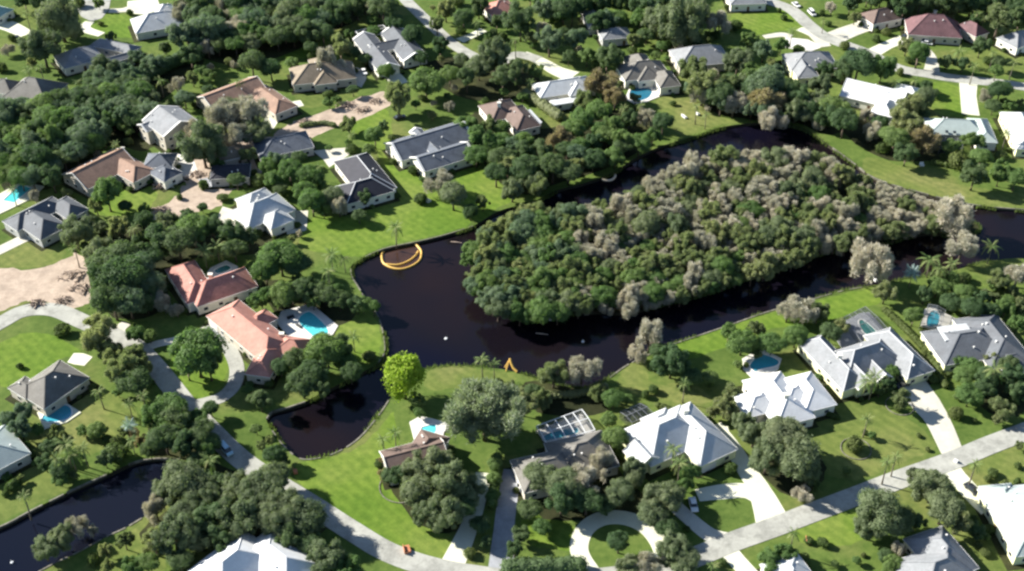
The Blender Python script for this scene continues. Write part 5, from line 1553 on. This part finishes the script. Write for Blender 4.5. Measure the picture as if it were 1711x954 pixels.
# fountain and floats on the lake
def floater(u, v, label, name, cat, r_=0.55):
    p = P(u, v, WZ)
    root = thing(name, label, cat, (p.x, p.y, WZ))
    s = MB(); s.tube([(0, 0, -0.1), (0, 0, 0.22)], [r_, r_ * 0.9], 10); s.build('float', M['frame_white'], root)
    s = MB(); s.tube([(0, 0, 0.22), (0, 0, 0.9)], [0.1, 0.06], 6); s.build('nozzle', M['frame_white'], root)
floater(745, 566, 'small white fountain float alone in the open western basin', 'fountain_float', 'fountain', 0.5)
floater(919, 534, 'white float just off the near side of the island', 'water_float', 'float')
floater(974, 571, 'tiny white float in the dark middle of the near basin', 'water_float', 'float', 0.45)
floater(20, 940, 'tiny white float on the canal at bottom left', 'water_float', 'float', 0.4)
# low half-sunk logs by the island
for (u, v, lb) in ((905, 558, 'pale half-sunk log floating south of the island'), (762, 405, 'pale piece of driftwood beside the lawn seawall')):
    p = P(u, v, WZ)
    s = MB(); s.tube([(-1.8, 0.3, 0.05), (0, 0, 0.1), (1.9, -0.3, 0.04)], [0.16, 0.22, 0.12], 6)
    o = s.build('log', M['log']); o.location = (p.x, p.y, WZ); tag(o, lb, 'log')

# brush piles and cut logs on the dirt
def pile(u, v, r_, label, n_=26, seed=0):
    rg = random.Random(seed + int(u))
    p = P(u, v)
    root = thing('brush_pile', label, 'brush pile', (p.x, p.y, 0))
    s = MB()
    for i in range(n_):
        a = rg.uniform(0, 6.28); q = rg.uniform(0, r_); x, y = math.cos(a) * q, math.sin(a) * q * 0.7
        h = (1 - q / r_) * r_ * 0.35 + 0.15
        b2 = rg.uniform(0, 3.14); L_ = rg.uniform(0.7, 1.9)
        s.tube([(x - math.cos(b2) * L_, y - math.sin(b2) * L_, h + rg.uniform(-.2, .3)), (x, y, h + 0.2), (x + math.cos(b2) * L_, y + math.sin(b2) * L_, h + rg.uniform(-.4, .2))], [0.06, 0.13, 0.05], 4)
    tag(s.build('branches', M['log'], root), kind='stuff')
    s = MB()
    for i in range(5):
        a = rg.uniform(0, 3.14); x, y = rg.uniform(-r_, r_) * .6, rg.uniform(-r_, r_) * .4
        s.tube([(x - math.cos(a) * 1.8, y - math.sin(a) * 1.8, 0.3), (x + math.cos(a) * 1.8, y + math.sin(a) * 1.8, 0.4)], [0.26, 0.2], 6)
    s.build('logs', M['log'], root)
pile(580, 176, 4.2, 'heap of curved cut branches at the end of the dirt street')
pile(606, 184, 3.6, 'lower heap of pale branches right of the curved ones on the dirt street')
pile(628, 170, 3.0, 'small branch heap at the right end of the dirt street')
pile(120, 462, 4.5, 'brown brush pile at the back of the dirt lot')
pile(132, 484, 4.0, 'dark brush pile at the right side of the dirt lot')
pile(60, 508, 2.6, 'row of broken branches along the front of the dirt lot')
pile(105, 502, 2.6, 'reddish branch heap where the dirt lot meets the pale road')
pile(300, 300, 3.2, 'pale rubble heap beside the blue-grey patio house')
pile(330, 292, 2.6, 'low rubble heap between the patio house and the black garage')
pile(268, 312, 2.4, 'rubble heap at the front of the blue-grey patio house')
pile(440, 262, 2.8, 'branch heap by the low blue-grey house')
pile(510, 204, 2.4, 'thin line of branches on the upper dirt street')
pile(268, 352, 3.0, 'dark row of branches on the dirt track above the palms')
pile(402, 284, 2.6, 'small branch heap on the dirt by the black roofed garage')

def small(u, v, mat, label, name, cat, dims=(0.9, 0.6, 0.5)):
    p = P(u, v)
    root = thing(name, label, cat, (p.x, p.y, 0), random.Random(int(u)).uniform(0, 3))
    L_, W_, H_ = dims
    s = MB(); s.box((-L_, -W_, 0.25 * H_), (L_, W_, H_)); s.build('seat', M[mat], root)
    s = MB(); s.box((-L_, W_ - 0.12, H_), (L_, W_, H_ * 1.8)); s.build('backrest', M[mat], root)
    for sx in (-1, 1):
        for sy in (-1, 1):
            s = MB(); s.bar((sx * L_ * 0.85, sy * W_ * 0.8, 0), (sx * L_ * 0.85, sy * W_ * 0.8, 0.3 * H_), 0.1, 0.1); s.build('leg', M[mat], root)
small(714, 336, 'paint_white', 'white garden bench beside the dark shrub on the lakeside lawn', 'garden_bench', 'bench', (1.3, 0.7, 0.7))
small(680, 920, 'clay', 'terracotta coloured bench on the bright lawn by the lower road', 'garden_bench', 'bench', (1.1, 0.8, 0.8))
small(494, 790, 'clay', 'orange garden seat at the edge of the pond lawn', 'garden_bench', 'bench', (0.7, 0.5, 0.8))
small(1143, 196, 'paint_white', 'white bench on the far olive lawn', 'garden_bench', 'bench', (1.3, 0.5, 0.6))
small(1166, 192, 'paint_white', 'white chair right of the bench on the far olive lawn', 'garden_chair', 'chair', (0.6, 0.5, 0.7))
small(1540, 277, 'paint_white', 'white garden chair on the far bank below the russet tree', 'garden_chair', 'chair', (0.7, 0.6, 0.7))
small(1350, 905, 'clay', 'clay coloured bench among shrubs on the lower right lawn', 'garden_bench', 'bench', (0.9, 0.6, 0.7))
small(500, 546, 'paint_dark', 'dark lounger on the deck left of the turquoise pool', 'sun_lounger', 'lounger', (1.1, 0.4, 0.5))
small(486, 532, 'paint_dark', 'dark lounger at the back corner of the turquoise pool deck', 'sun_lounger', 'lounger', (1.1, 0.4, 0.5))
small(1463, 470, 'paint_white', 'white chair on the near shore path left of the silver palm', 'garden_chair', 'chair', (0.5, 0.5, 0.6))
small(1597, 772, 'paint_white', 'white box by the mouth of the right driveway', 'garden_chair', 'chair', (0.5, 0.4, 0.7))
print('objects', len(bpy.data.objects), 'trees', len(trees), 'island', n_i)
